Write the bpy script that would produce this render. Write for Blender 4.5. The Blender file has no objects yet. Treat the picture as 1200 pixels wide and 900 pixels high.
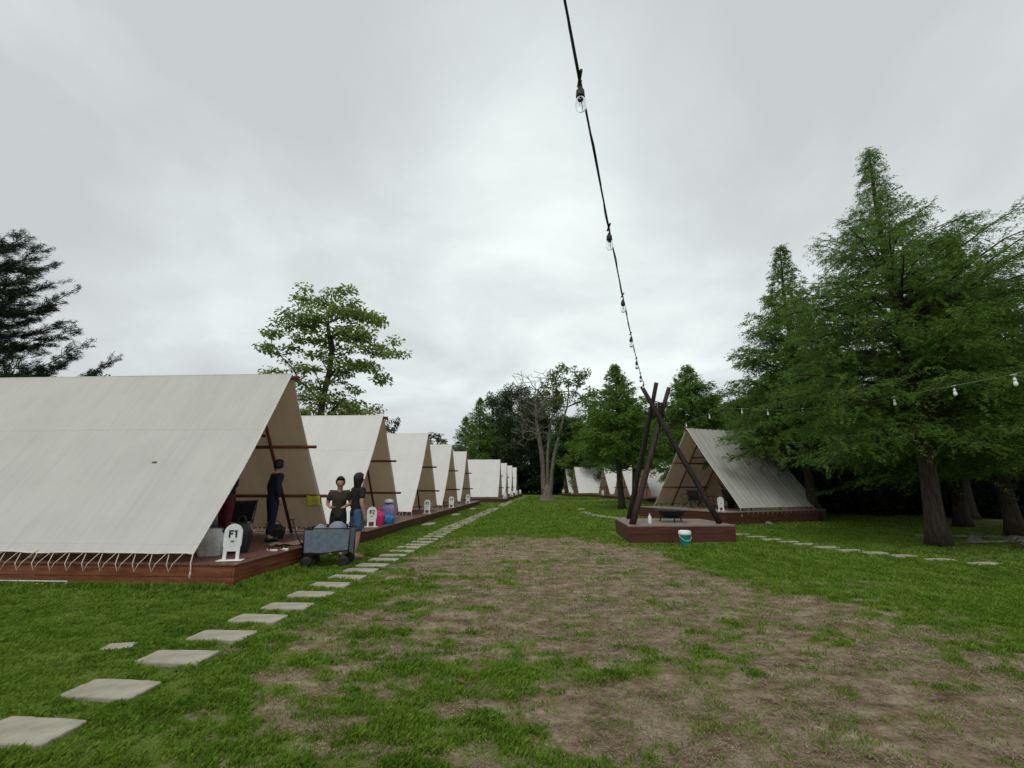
import bpy, bmesh, math, random
import numpy as np
from mathutils import Vector, Matrix
R = math.radians
random.seed(7)
scene = bpy.context.scene
COL = scene.collection

# ------------------------------------------------------------------ row frame
UX, UY = .0599, .9982
def W(s, t, z=0.0):
    return (s*UX + t*UY, s*UY - t*UX, z)

# ------------------------------------------------------------------ helpers
def tag(o, label=None, cat=None, group=None, kind=None):
    if label: o['label'] = label
    if cat: o['category'] = cat
    if group: o['group'] = group
    if kind: o['kind'] = kind
    return o

def empty(name, loc=(0, 0, 0), rz=0.0):
    o = bpy.data.objects.new(name, None)
    o.empty_display_size = .2
    COL.objects.link(o); o.location = loc; o.rotation_euler = (0, 0, rz)
    return o

def copy_tree(o, parent=None):
    c = o.copy(); COL.objects.link(c); c.parent = parent
    for ch in o.children: copy_tree(ch, c)
    return c

def vnorm(v):
    return v/np.maximum(np.linalg.norm(v, axis=-1, keepdims=True), 1e-9)

class MB:
    def __init__(s): s.v = []; s.f = []; s.sm = []
    def add(s, vs, fs, smooth=False):
        n = len(s.v); s.v += [tuple(map(float, p)) for p in vs]
        s.f += [tuple(i+n for i in f) for f in fs]; s.sm += [smooth]*len(fs)
        return s
    def box(s, lo, hi, rz=0.0, c=None, bev=0.0, M=None):
        (x0, y0, z0), (x1, y1, z1) = lo, hi
        b = min(bev, (x1-x0)*.45, (y1-y0)*.45, (z1-z0)*.45)
        if b > 0:
            vs = []; fs = []
            for z, k in ((z0, b), (z0+b, 0), (z1-b, 0), (z1, b)):
                vs += [(x0+k, y0+b, z), (x0+b, y0+k, z), (x1-b, y0+k, z), (x1-k, y0+b, z),
                       (x1-k, y1-b, z), (x1-b, y1-k, z), (x0+b, y1-k, z), (x0+k, y1-b, z)]
            fs.append(tuple(range(7, -1, -1))); fs.append(tuple(range(24, 32)))
            for l in range(3):
                for i in range(8):
                    a = l*8+i; bb = l*8+(i+1) % 8
                    fs.append((a, bb, bb+8, a+8))
        else:
            vs = [(x0, y0, z0), (x1, y0, z0), (x1, y1, z0), (x0, y1, z0), (x0, y0, z1), (x1, y0, z1), (x1, y1, z1), (x0, y1, z1)]
            fs = [(3, 2, 1, 0), (4, 5, 6, 7), (0, 1, 5, 4), (1, 2, 6, 5), (2, 3, 7, 6), (3, 0, 4, 7)]
        if rz:
            cx, cy = c if c else ((x0+x1)/2, (y0+y1)/2)
            ca, sa = math.cos(rz), math.sin(rz)
            vs = [(cx+(x-cx)*ca-(y-cy)*sa, cy+(x-cx)*sa+(y-cy)*ca, z) for x, y, z in vs]
        if M is not None: vs = [tuple(M @ Vector(v)) for v in vs]
        return s.add(vs, fs)
    def tube(s, pts, rad, n=8, caps=True):
        pts = [Vector(p) for p in pts]
        if not hasattr(rad, '__len__'): rad = [rad]*len(pts)
        d0 = (pts[1]-pts[0]).normalized()
        a = Vector((0, 0, 1)) if abs(d0.z) < .9 else Vector((1, 0, 0))
        u = d0.cross(a).normalized()
        vs = []; fs = []
        for i, p in enumerate(pts):
            if i == 0: d = pts[1]-pts[0]
            elif i == len(pts)-1: d = pts[-1]-pts[-2]
            else: d = pts[i+1]-pts[i-1]
            d = d.normalized() if d.length > 1e-9 else d0
            u = (u-d*u.dot(d))
            u = u.normalized() if u.length > 1e-6 else d.orthogonal().normalized()
            w = d.cross(u)
            for k in range(n):
                an = 2*math.pi*k/n
                vs.append(p+(u*math.cos(an)+w*math.sin(an))*rad[i])
        for i in range(len(pts)-1):
            for k in range(n):
                a0 = i*n+k; b0 = i*n+(k+1) % n
                fs.append((a0, b0, b0+n, a0+n))
        s.add(vs, fs, True)
        if caps:
            m = len(vs)
            s.f += [tuple(len(s.v)-m+k for k in range(n-1, -1, -1)), tuple(len(s.v)-n+k for k in range(n))]
            s.sm += [False, False]
        return s
    def lathe(s, prof, c=(0, 0, 0), n=20, M=None):
        vs = []; fs = []
        for r, z in prof:
            for k in range(n):
                a = 2*math.pi*k/n
                vs.append((c[0]+r*math.cos(a), c[1]+r*math.sin(a), c[2]+z))
        for i in range(len(prof)-1):
            for k in range(n):
                a0 = i*n+k; b0 = i*n+(k+1) % n
                fs.append((a0, b0, b0+n, a0+n))
        if M is not None: vs = [tuple(M @ Vector(v)) for v in vs]
        return s.add(vs, fs, True)
    def prism(s, outline, y0, y1):   # outline in xz, extruded along y
        n = len(outline)
        vs = [(x, y0, z) for x, z in outline]+[(x, y1, z) for x, z in outline]
        fs = [tuple(range(n)), tuple(range(2*n-1, n-1, -1))]
        fs += [(i, i+n, (i+1) % n+n, (i+1) % n) for i in range(n)]
        return s.add(vs, fs)
    def build(s, name, mat, parent=None):
        me = bpy.data.meshes.new(name)
        me.from_pydata(s.v, [], s.f); me.update()
        me.polygons.foreach_set('use_smooth', s.sm)
        if mat: me.materials.append(mat)
        o = bpy.data.objects.new(name, me); COL.objects.link(o); o.parent = parent
        return o

def fast_mesh(name, V, k, mat, parent=None, smooth=False):
    """V (N*k,3): N polygons of k verts each"""
    n = len(V)//k
    me = bpy.data.meshes.new(name)
    me.vertices.add(len(V)); me.vertices.foreach_set('co', V.astype(np.float32).ravel())
    me.loops.add(len(V)); me.loops.foreach_set('vertex_index', np.arange(len(V), dtype=np.int32))
    me.polygons.add(n); me.polygons.foreach_set('loop_start', np.arange(n, dtype=np.int32)*k)
    try: me.polygons.foreach_set('loop_total', np.full(n, k, dtype=np.int32))
    except Exception: pass
    me.update(calc_edges=True); me.validate()
    me.materials.append(mat)
    o = bpy.data.objects.new(name, me); COL.objects.link(o); o.parent = parent
    return o

def grid_mesh(name, X, mat, parent=None, attr=None):
    """X (a,b,3) grid"""
    a, b, _ = X.shape
    idx = np.arange(a*b).reshape(a, b)
    F = np.stack([idx[:-1, :-1], idx[1:, :-1], idx[1:, 1:], idx[:-1, 1:]], -1).reshape(-1, 4)
    me = bpy.data.meshes.new(name)
    me.vertices.add(a*b); me.vertices.foreach_set('co', X.astype(np.float32).ravel())
    me.loops.add(F.size); me.loops.foreach_set('vertex_index', F.astype(np.int32).ravel())
    me.polygons.add(len(F)); me.polygons.foreach_set('loop_start', np.arange(len(F), dtype=np.int32)*4)
    try: me.polygons.foreach_set('loop_total', np.full(len(F), 4, dtype=np.int32))
    except Exception: pass
    me.update(calc_edges=True)
    me.polygons.foreach_set('use_smooth', np.ones(len(F), dtype=bool))
    if attr:
        for nm, A in attr.items():
            at = me.attributes.new(nm, 'FLOAT', 'POINT'); at.data.foreach_set('value', A.astype(np.float32).ravel())
    me.materials.append(mat)
    o = bpy.data.objects.new(name, me); COL.objects.link(o); o.parent = parent
    return o

# value noise in numpy
def _h(ix, iy, seed):
    n = (ix.astype(np.int64)*374761393 + iy.astype(np.int64)*668265263 + seed*1274126177) & 0x7fffffff
    n = ((n ^ (n >> 13))*1274126177) & 0x7fffffff
    n = (n ^ (n >> 16)) & 0xffff
    return n/65535.0
def vn(x, y, seed=0):
    ix = np.floor(x); iy = np.floor(y); fx = x-ix; fy = y-iy
    fx = fx*fx*(3-2*fx); fy = fy*fy*(3-2*fy)
    a = _h(ix, iy, seed); b = _h(ix+1, iy, seed); c = _h(ix, iy+1, seed); d = _h(ix+1, iy+1, seed)
    return (a*(1-fx)+b*fx)*(1-fy)+(c*(1-fx)+d*fx)*fy
def fbm(x, y, seed=0, o=4):
    s = 0; a = .5; t = 0
    for i in range(o):
        s = s+a*vn(x*2**i+i*17.3, y*2**i+i*9.1, seed+i); t += a; a *= .55
    return s/t

# ------------------------------------------------------------------ materials
def nm(name):
    m = bpy.data.materials.new(name); m.use_nodes = True
    nt = m.node_tree; b = nt.nodes['Principled BSDF']
    return m, nt, b
def ramp(nt, stops):
    r = nt.nodes.new('ShaderNodeValToRGB'); e = r.color_ramp.elements
    e[0].position, e[0].color = stops[0][0], (*stops[0][1], 1)
    e[1].position, e[1].color = stops[-1][0], (*stops[-1][1], 1)
    for p, c in stops[1:-1]:
        q = e.new(p); q.color = (*c, 1)
    return r
def noise(nt, scale, detail=4, rough=.6, coord='Object', stretch=None, src=None):
    n = nt.nodes.new('ShaderNodeTexNoise'); n.inputs['Scale'].default_value = scale
    n.inputs['Detail'].default_value = detail; n.inputs['Roughness'].default_value = rough
    tc = nt.nodes.new('ShaderNodeTexCoord')
    if stretch:
        mp = nt.nodes.new('ShaderNodeMapping'); mp.inputs['Scale'].default_value = stretch
        nt.links.new(tc.outputs[coord], mp.inputs[0]); nt.links.new(mp.outputs[0], n.inputs['Vector'])
    else: nt.links.new(tc.outputs[coord], n.inputs['Vector'])
    return n
def bump(nt, b, src, strength=.3, dist=.01):
    bp = nt.nodes.new('ShaderNodeBump'); bp.inputs['Strength'].default_value = strength
    bp.inputs['Distance'].default_value = dist
    nt.links.new(src, bp.inputs['Height']); nt.links.new(bp.outputs[0], b.inputs['Normal'])
def simple(name, c0, c1, scale=8, rough=.7, bs=.3, bd=.005, stretch=None, detail=5, metal=0, spec=.3, lo=.35, hi=.65):
    m, nt, b = nm(name)
    n = noise(nt, scale, detail, stretch=stretch)
    r = ramp(nt, [(lo, c0), (hi, c1)])
    nt.links.new(n.outputs['Fac'], r.inputs[0]); nt.links.new(r.outputs[0], b.inputs['Base Color'])
    b.inputs['Roughness'].default_value = rough; b.inputs['Metallic'].default_value = metal
    b.inputs['Specular IOR Level'].default_value = spec
    if bs: bump(nt, b, n.outputs['Fac'], bs, bd)
    return m
def leafmat(name, cols, trans=.35, rough=.55, spec=.25, clump=None):
    m, nt, b = nm(name)
    g = nt.nodes.new('ShaderNodeNewGeometry')
    stops = [(i/(len(cols)-1), c) for i, c in enumerate(cols)]
    r = ramp(nt, stops)
    mixf = nt.nodes.new('ShaderNodeMath'); mixf.operation = 'ADD'
    n = noise(nt, clump or .9, 2)
    mu = nt.nodes.new('ShaderNodeMath'); mu.operation = 'MULTIPLY_ADD'; mu.inputs[1].default_value = 1.1; mu.inputs[2].default_value = -.32
    nt.links.new(n.outputs['Fac'], mu.inputs[0])
    m2 = nt.nodes.new('ShaderNodeMath'); m2.operation = 'MULTIPLY'; m2.inputs[1].default_value = .5
    nt.links.new(g.outputs['Random Per Island'], m2.inputs[0])
    nt.links.new(mu.outputs[0], mixf.inputs[0]); nt.links.new(m2.outputs[0], mixf.inputs[1])
    nt.links.new(mixf.outputs[0], r.inputs[0]); nt.links.new(r.outputs[0], b.inputs['Base Color'])
    b.inputs['Roughness'].default_value = rough; b.inputs['Specular IOR Level'].default_value = spec
    t = nt.nodes.new('ShaderNodeBsdfTranslucent'); nt.links.new(r.outputs[0], t.inputs[0])
    mx = nt.nodes.new('ShaderNodeMixShader'); mx.inputs[0].default_value = trans
    nt.links.new(b.outputs[0], mx.inputs[1]); nt.links.new(t.outputs[0], mx.inputs[2])
    nt.links.new(mx.outputs[0], nt.nodes['Material Output'].inputs[0])
    return m

M = {}
def canvas(name, base, dirt, trans=.22):
    m, nt, b = nm(name)
    n = noise(nt, 1.1, 6, .6); n2 = noise(nt, 260, 2)
    r = ramp(nt, [(.3, dirt), (.6, base)])
    st = noise(nt, 1.0, 4, .6, stretch=(9, 1.2, .5))      # streaks running down the slope
    add = nt.nodes.new('ShaderNodeMath'); add.operation = 'MULTIPLY_ADD'; add.inputs[1].default_value = .45
    mu = nt.nodes.new('ShaderNodeMath'); mu.operation = 'MULTIPLY'; mu.inputs[1].default_value = .6
    nt.links.new(n.outputs['Fac'], mu.inputs[0])
    nt.links.new(st.outputs['Fac'], add.inputs[0]); nt.links.new(mu.outputs[0], add.inputs[2])
    nt.links.new(add.outputs[0], r.inputs[0]); nt.links.new(r.outputs[0], b.inputs['Base Color'])
    b.inputs['Roughness'].default_value = .75; b.inputs['Specular IOR Level'].default_value = .2
    tcs = nt.nodes.new('ShaderNodeTexCoord'); sx = nt.nodes.new('ShaderNodeSeparateXYZ'); nt.links.new(tcs.outputs['Object'], sx.inputs[0])
    def mm(op, a, b_):
        q = nt.nodes.new('ShaderNodeMath'); q.operation = op
        for i_, v_ in enumerate((a, b_)):
            if isinstance(v_, (int, float)): q.inputs[i_].default_value = v_
            elif v_ is not None: nt.links.new(v_, q.inputs[i_])
        return q.outputs[0]
    s1_ = mm('LESS_THAN', mm('FRACT', mm('DIVIDE', sx.outputs[0], 1.52), 0), .011)      # sewn seams
    s2_ = mm('LESS_THAN', mm('ABSOLUTE', mm('SUBTRACT', sx.outputs[2], 2.22), 0), .012)
    s3_ = mm('LESS_THAN', mm('ABSOLUTE', mm('SUBTRACT', sx.outputs[2], .26), 0), .006)
    sm_ = mm('MULTIPLY', mm('MAXIMUM', mm('MAXIMUM', s1_, s2_), s3_), .16)
    mxs = nt.nodes.new('ShaderNodeMix'); mxs.data_type = 'RGBA'; nt.links.new(sm_, mxs.inputs[0])
    nt.links.new(r.outputs[0], mxs.inputs[6]); mxs.inputs[7].default_value = (dirt[0]*.45, dirt[1]*.45, dirt[2]*.42, 1)
    nt.links.new(mxs.outputs[2], b.inputs['Base Color'])
    bump(nt, b, n2.outputs['Fac'], .15, .002)
    t = nt.nodes.new('ShaderNodeBsdfTranslucent'); nt.links.new(r.outputs[0], t.inputs[0])
    mx = nt.nodes.new('ShaderNodeMixShader'); mx.inputs[0].default_value = trans
    nt.links.new(b.outputs[0], mx.inputs[1]); nt.links.new(t.outputs[0], mx.inputs[2])
    nt.links.new(mx.outputs[0], nt.nodes['Material Output'].inputs[0])
    return m
M['canvas'] = canvas('canvas_outer', (.70, .70, .66), (.60, .595, .56), .3)
M['canvas_far'] = canvas('canvas_outer_clean', (.83, .83, .80), (.74, .74, .71), .3)
M['canvas_grey'] = canvas('canvas_weathered', (.52, .52, .48), (.40, .40, .36), .3)
M['lining'] = canvas('canvas_lining', (.78, .62, .46), (.68, .53, .385), .6)
M['hem'] = simple('hem', (.55, .54, .5), (.66, .65, .6), 20)
M['pole'] = simple('stained_pole', (.10, .028, .016), (.19, .055, .03), 5, .55, .3, .003, (4, 4, .6))
M['poleX'] = simple('stained_pole_long', (.10, .028, .016), (.19, .055, .03), 5, .55, .3, .003, (.6, 4, 4))
M['deck'] = simple('deck_top_wood', (.085, .036, .024), (.15, .066, .045), 3, .5, .3, .003, (8, .7, 8), spec=.4)
M['deckside'] = simple('deck_side_wood', (.115, .036, .015), (.24, .085, .036), 2.2, .6, .3, .003, (1.2, .7, 9))
M['deckdark'] = simple('deck_dark_wood', (.050, .018, .011), (.10, .034, .020), 2.2, .6, .3, .003, (1.2, .7, 9))
M['decktopgrey'] = simple('platform_top_wood', (.16, .12, .10), (.26, .21, .18), 3, .5, .3, .003, (8, .7, 8), spec=.4)
M['rope'] = simple('rope', (.42, .38, .31), (.6, .56, .48), 60, .9, .5, .002)
M['white'] = simple('white_paint', (.66, .68, .66), (.78, .80, .78), 6, .45, .05)
M['ink'] = simple('sign_lettering', (.018, .022, .03), (.03, .035, .045), 6, .6, 0)
M['emblem'] = simple('emblem_green', (.12, .16, .05), (.2, .2, .08), 30, .6, 0)
M['stone'] = simple('paving_slab', (.24, .22, .17), (.37, .345, .27), 7, .85, .5, .004, lo=.3, hi=.7)
M['log'] = simple('backlit_log', (.012, .010, .010), (.03, .022, .02), 6, .7, .5, .01, (3, 3, .5))  # logs seen against the light: their near-black shade is put into the base colour
M['logred'] = simple('brown_log', (.016, .010, .008), (.048, .024, .019), 4, .7, .5, .01, (3, 3, .5))
M['black'] = simple('black_stuff', (.010, .010, .012), (.022, .022, .024), 10, .6, .1)
M['blackgloss'] = simple('black_iron', (.012, .012, .013), (.03, .03, .03), 14, .4, .2, metal=.3)
M['cable'] = simple('cable', (.012, .014, .02), (.025, .028, .035), 20, .5, 0)
M['cablepale'] = simple('pale_cable', (.16, .18, .14), (.24, .26, .22), 20, .6, 0)
M['bark'] = simple('bark_brown', (.024, .017, .012), (.070, .050, .038), 9, .9, .9, .03, (2.5, 2.5, .4))
M['barkgrey'] = simple('bark_grey', (.075, .064, .05), (.20, .175, .14), 7, .9, .8, .02, (1.5, 1.5, .6))
M['barkdark'] = simple('bark_dark', (.028, .022, .017), (.07, .055, .042), 9, .9, .8, .02, (2.5, 2.5, .5))
M['redwood'] = leafmat('feathery_leaves', [(.065, .125, .020), (.125, .235, .038), (.20, .34, .06)], .5, clump=1.1)
M['redwood_mid'] = leafmat('feathery_leaves_mid', [(.060, .125, .018), (.110, .215, .030), (.18, .31, .05)], .5, clump=.8)
M['broad'] = leafmat('broad_leaves', [(.10, .15, .030), (.19, .28, .06), (.32, .42, .12)], .5, .4, .4, clump=1.4)
M['pine'] = leafmat('pine_needles', [(.008, .018, .008), (.018, .036, .014), (.05, .065, .03)], .15, clump=1.3)
M['forest'] = leafmat('forest_leaves', [(.035, .078, .018), (.065, .130, .030), (.11, .20, .045)], .4, clump=.5)
M['forest2'] = leafmat('forest_leaves_dull', [(.038, .062, .028), (.07, .105, .045), (.11, .15, .065)], .35, clump=.5)
M['yellowgreen'] = leafmat('yellow_green_leaves', [(.08, .13, .018), (.14, .22, .03), (.21, .29, .05)], .45, clump=.9)
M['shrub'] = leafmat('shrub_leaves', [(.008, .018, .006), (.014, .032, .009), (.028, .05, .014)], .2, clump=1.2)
M['skin'] = simple('skin', (.36, .21, .14), (.44, .27, .19), 9, .55, .05)
M['hair'] = simple('hair', (.010, .008, .007), (.02, .016, .014), 40, .55, .3)
M['rock'] = simple('rock', (.09, .085, .075), (.2, .19, .17), 5, .9, .8, .02)
M['deadleaf'] = leafmat('dry_leaves', [(.10, .06, .03), (.17, .11, .06), (.26, .19, .11)], .1, .8, .1, clump=2)
def cloth(name, c):
    return simple(name, tuple(x*.8 for x in c), tuple(min(1, x*1.15) for x in c), 12, .85, .3, .006)

# glass for bulbs
def glass(name, tint=(.93, .95, .95), rough=.05, white=0.0):
    m, nt, b = nm(name)
    b.inputs['Base Color'].default_value = (*tint, 1); b.inputs['Roughness'].default_value = rough
    b.inputs['Transmission Weight'].default_value = 1-white; b.inputs['IOR'].default_value = 1.12
    return m
M['glass'] = glass('bulb_glass'); M['frost'] = glass('frosted_bulb', (.85, .88, .84), .4, 1.0)
M['filament'] = simple('filament', (.25, .22, .16), (.35, .3, .22), 30, .4, 0, metal=.5)

# ------------------------------------------------------------------ sky
world = bpy.data.worlds.new('World'); scene.world = world; world.use_nodes = True
nt = world.node_tree; N = nt.nodes; L = nt.links
bg = N['Background']
SUN_EL, SUN_AZ = R(58), R(200)       # compass from +Y, clockwise
sky = N.new('ShaderNodeTexSky'); sky.sky_type = 'NISHITA'; sky.sun_disc = False
sky.sun_elevation = SUN_EL; sky.sun_rotation = SUN_AZ
tc = N.new('ShaderNodeTexCoord')
sep = N.new('ShaderNodeSeparateXYZ'); L.new(tc.outputs['Generated'], sep.inputs[0])
def mth(op, a=None, b=None, c=None, clamp=False):
    n = N.new('ShaderNodeMath'); n.operation = op; n.use_clamp = clamp
    for i, v in enumerate((a, b, c)):
        if v is None: continue
        if isinstance(v, (int, float)): n.inputs[i].default_value = v
        else: L.new(v, n.inputs[i])
    return n.outputs[0]
zz = mth('ADD', mth('MAXIMUM', sep.outputs[2], 0.0), .28)
px_ = mth('DIVIDE', sep.outputs[0], zz); py_ = mth('DIVIDE', sep.outputs[1], zz)
cmb = N.new('ShaderNodeCombineXYZ'); L.new(px_, cmb.inputs[0]); L.new(py_, cmb.inputs[1])
def wn(scale, detail, off, rough=.5):
    mp = N.new('ShaderNodeMapping'); mp.inputs['Location'].default_value = off
    L.new(cmb.outputs[0], mp.inputs[0])
    n = N.new('ShaderNodeTexNoise'); n.inputs['Scale'].default_value = scale; n.inputs['Detail'].default_value = detail
    n.inputs['Roughness'].default_value = rough; n.inputs['Distortion'].default_value = .3
    L.new(mp.outputs[0], n.inputs['Vector']); return n.outputs['Fac']
n1 = wn(1.5, 7, (3.1, 1.7, 0), .52); n2 = wn(.55, 2, (7.3, 4.4, 0))
def lobe(d, p):
    v = Vector(d).normalized()
    vm = N.new('ShaderNodeVectorMath'); vm.operation = 'DOT_PRODUCT'
    L.new(tc.outputs['Generated'], vm.inputs[0]); vm.inputs[1].default_value = v
    return mth('POWER', mth('MAXIMUM', vm.outputs['Value'], 0.0), p)
lb = lobe((.06, .926, .449), 14)
lb2 = lobe((-.75, .75, .75), 9)
lb3 = lobe((.19, .97, .30), 60)
fac = mth('ADD', mth('MULTIPLY', n1, 1.3), mth('MULTIPLY_ADD', n2, .95, -.66))
fac = mth('ADD', fac, mth('MULTIPLY', lb, .44)); fac = mth('ADD', fac, mth('MULTIPLY', lb3, .12))
fac = mth('SUBTRACT', fac, mth('MULTIPLY', lb2, .09))
# thinner light low down, darker band right above the tree line
fac = mth('SUBTRACT', fac, mth('MULTIPLY', mth('POWER', mth('SUBTRACT', 1.0, mth('ABSOLUTE', sep.outputs[2])), 14), .26))
rp = N.new('ShaderNodeValToRGB'); e = rp.color_ramp.elements
e[0].position = .33; e[0].color = (.485, .51, .52, 1)
e[1].position = .97; e[1].color = (.80, .87, .855, 1)
q = e.new(.60); q.color = (.575, .615, .62, 1)
q = e.new(.78); q.color = (.67, .735, .725, 1)
L.new(fac, rp.inputs[0])
vm = N.new('ShaderNodeVectorMath'); vm.operation = 'SCALE'; L.new(rp.outputs[0], vm.inputs[0]); vm.inputs['Scale'].default_value = 9.6
mx = N.new('ShaderNodeMix'); mx.data_type = 'RGBA'; mx.inputs[0].default_value = .96
L.new(sky.outputs[0], mx.inputs[6]); L.new(vm.outputs[0], mx.inputs[7])
L.new(mx.outputs[2], bg.inputs[0]); bg.inputs[1].default_value = .1

sd = bpy.data.lights.new('sun', 'SUN'); sd.energy = 1.1; sd.angle = R(25); sd.color = (1, .97, .92)
so = bpy.data.objects.new('sun', sd); COL.objects.link(so)
sv = Vector((math.sin(SUN_AZ)*math.cos(SUN_EL), math.cos(SUN_AZ)*math.cos(SUN_EL), math.sin(SUN_EL)))
so.rotation_euler = (-sv).to_track_quat('-Z', 'Y').to_euler()

cam = bpy.data.cameras.new('camera'); cam.sensor_width = 36; cam.lens = 16.2; cam.clip_end = 2000; cam.clip_start = .05
co = bpy.data.objects.new('camera', cam); COL.objects.link(co)
co.location = (0, 0, 1.5); co.rotation_euler = (R(90)+math.atan(118/540), 0, 0)
scene.camera = co
vs_ = scene.view_settings; vs_.view_transform = 'Standard'; vs_.look = 'None'; vs_.gamma = 1; vs_.exposure = .36

# ------------------------------------------------------------------ ground
def sstep(a, b, x):
    t = np.clip((x-a)/(b-a), 0, 1); return t*t*(3-2*t)
def dirt_field(x, y):
    """how worn the lawn is, 0..1"""
    xl = -1.45+.35*(fbm(x*.4+3, y*.4, 11, 3)-.5)*4
    xr = np.interp(y, [0, 4.2, 7, 9.5, 12, 14, 18], [5.6, 4.9, 4.0, 3.8, 3.1, 2.4, 1.5]) + (fbm(x*.5, y*.5+8, 12, 3)-.5)*1.4
    inside = sstep(-.9, .9, x-xl)*sstep(-.9, .9, xr-x)*(1-sstep(13, 15.5, y))
    b = inside*.90
    b = b - .42*np.exp(-((x-.5)/1.6)**2-((y-4.35)/.40)**2)          # green strip across the bare ground
    b = b - .30*np.exp(-((x+.6)/.8)**2-((y-7.6)/1.4)**2)
    b = b - .22*(1-sstep(3.9, 4.8, y))*(1-sstep(-.5, .7, x))
    b = b - .34*np.exp(-((x+.3)/1.3)**2-((y-2.9)/.7)**2)
    b = b + .16*np.exp(-((x-2.4)/1.6)**2-((y-3.4)/.8)**2)
    b = b + .33*(np.exp(-((x+2.0)/.6)**2))*(y < 13)                  # worn strip beside the path
    b = b + .16*np.exp(-((x-4.8)/1.0)**2-((y-6)/.8)**2)
    b = b + .30*sstep(8.8, 11.5, x)*sstep(7, 10, y)*(1-sstep(30, 36, y))        # bare soil under the trees
    b = b + .24*sstep(-2.6, -1.6, x)*(1-sstep(6.5, 9, y))*(1-sstep(4.5, 6.5, x))*(1-inside)
    f = fbm(x*1.55, y*2.7, 21, 5)
    g = fbm(x*6.5, y*9.5, 31, 4)
    v = b + (f-.5)*1.35 + (g-.5)*1.15
    v = v*(b > .03)
    return sstep(.16, .80, v)
def relief(x, y):
    near = np.exp(-((x/25)**2+((y-8)/30)**2))
    return near*((fbm(x*.9, y*.9, 5, 4)-.5)*.05)
na, nb_ = 620, 680
ua = np.linspace(-math.asinh(350/3.), math.asinh(350/3.), na); xs = 3.*np.sinh(ua)+1
ub = np.linspace(math.asinh(-60/3.), math.asinh(500/3.), nb_); ys = 3.*np.sinh(ub)+5
GX, GY = np.meshgrid(xs, ys, indexing='ij')
GD = dirt_field(GX, GY); GZ = relief(GX, GY)-GD*.012*(np.exp(-(GY/20)**2))
m, nt, b = nm('lawn_soil'); M['ground'] = m
at = nt.nodes.new('ShaderNodeAttribute'); at.attribute_name = 'dirt'
n_f = noise(nt, 9, 6, .65); n_g = noise(nt, 60, 4, .7); n_l = noise(nt, .8, 4)
n_s = noise(nt, 26, 5, .7, stretch=(1, 2.2, 1))
dr = ramp(nt, [(.30, (.085, .055, .034)), (.44, (.185, .130, .086)), (.57, (.27, .205, .145)), (.75, (.42, .345, .26))])
mixn = nt.nodes.new('ShaderNodeMath'); mixn.operation = 'MULTIPLY_ADD'; mixn.inputs[1].default_value = .5
hl = nt.nodes.new('ShaderNodeMath'); hl.operation = 'MULTIPLY'; hl.inputs[1].default_value = .5
nt.links.new(n_s.outputs['Fac'], mixn.inputs[0]); nt.links.new(n_f.outputs['Fac'], hl.inputs[0]); nt.links.new(hl.outputs[0], mixn.inputs[2])
n_m = noise(nt, 2.6, 5, .62, stretch=(1, 1.7, 1))
mxm = nt.nodes.new('ShaderNodeMath'); mxm.operation = 'MULTIPLY_ADD'; mxm.inputs[1].default_value = .85
sbm = nt.nodes.new('ShaderNodeMath'); sbm.operation = 'SUBTRACT'; sbm.inputs[1].default_value = .425
nt.links.new(n_m.outputs['Fac'], mxm.inputs[0]); nt.links.new(mixn.outputs[0], mxm.inputs[2]); nt.links.new(mxm.outputs[0], sbm.inputs[0]); nt.links.new(sbm.outputs[0], dr.inputs[0])
gr = ramp(nt, [(.3, (.048, .068, .013)), (.5, (.11, .165, .025)), (.72, (.17, .24, .04))])
m3 = nt.nodes.new('ShaderNodeMath'); m3.operation = 'MULTIPLY_ADD'; m3.inputs[1].default_value = .55
h3 = nt.nodes.new('ShaderNodeMath'); h3.operation = 'MULTIPLY'; h3.inputs[1].default_value = .45
nt.links.new(n_g.outputs['Fac'], m3.inputs[0]); nt.links.new(n_l.outputs['Fac'], h3.inputs[0]); nt.links.new(h3.outputs[0], m3.inputs[2])
nt.links.new(m3.outputs[0], gr.inputs[0])
mk = nt.nodes.new('ShaderNodeMath'); mk.operation = 'MULTIPLY_ADD'; mk.inputs[1].default_value = .9; mk.inputs[2].default_value = -.45
nt.links.new(n_g.outputs['Fac'], mk.inputs[0])
mk2 = nt.nodes.new('ShaderNodeMath'); mk2.operation = 'ADD'; mk2.use_clamp = True
nt.links.new(at.outputs['Fac'], mk2.inputs[0]); nt.links.new(mk.outputs[0], mk2.inputs[1])
mxc = nt.nodes.new('ShaderNodeMix'); mxc.data_type = 'RGBA'
nt.links.new(mk2.outputs[0], mxc.inputs[0]); nt.links.new(gr.outputs[0], mxc.inputs[6]); nt.links.new(dr.outputs[0], mxc.inputs[7])
nt.links.new(mxc.outputs[2], b.inputs['Base Color']); b.inputs['Roughness'].default_value = .95
b.inputs['Specular IOR Level'].default_value = .1
bump(nt, b, n_s.outputs['Fac'], .8, .03)
ground = grid_mesh('ground', np.stack([GX, GY, GZ], -1)[::1, ::1], m, None, {'dirt': GD})
tag(ground, kind='structure')

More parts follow.
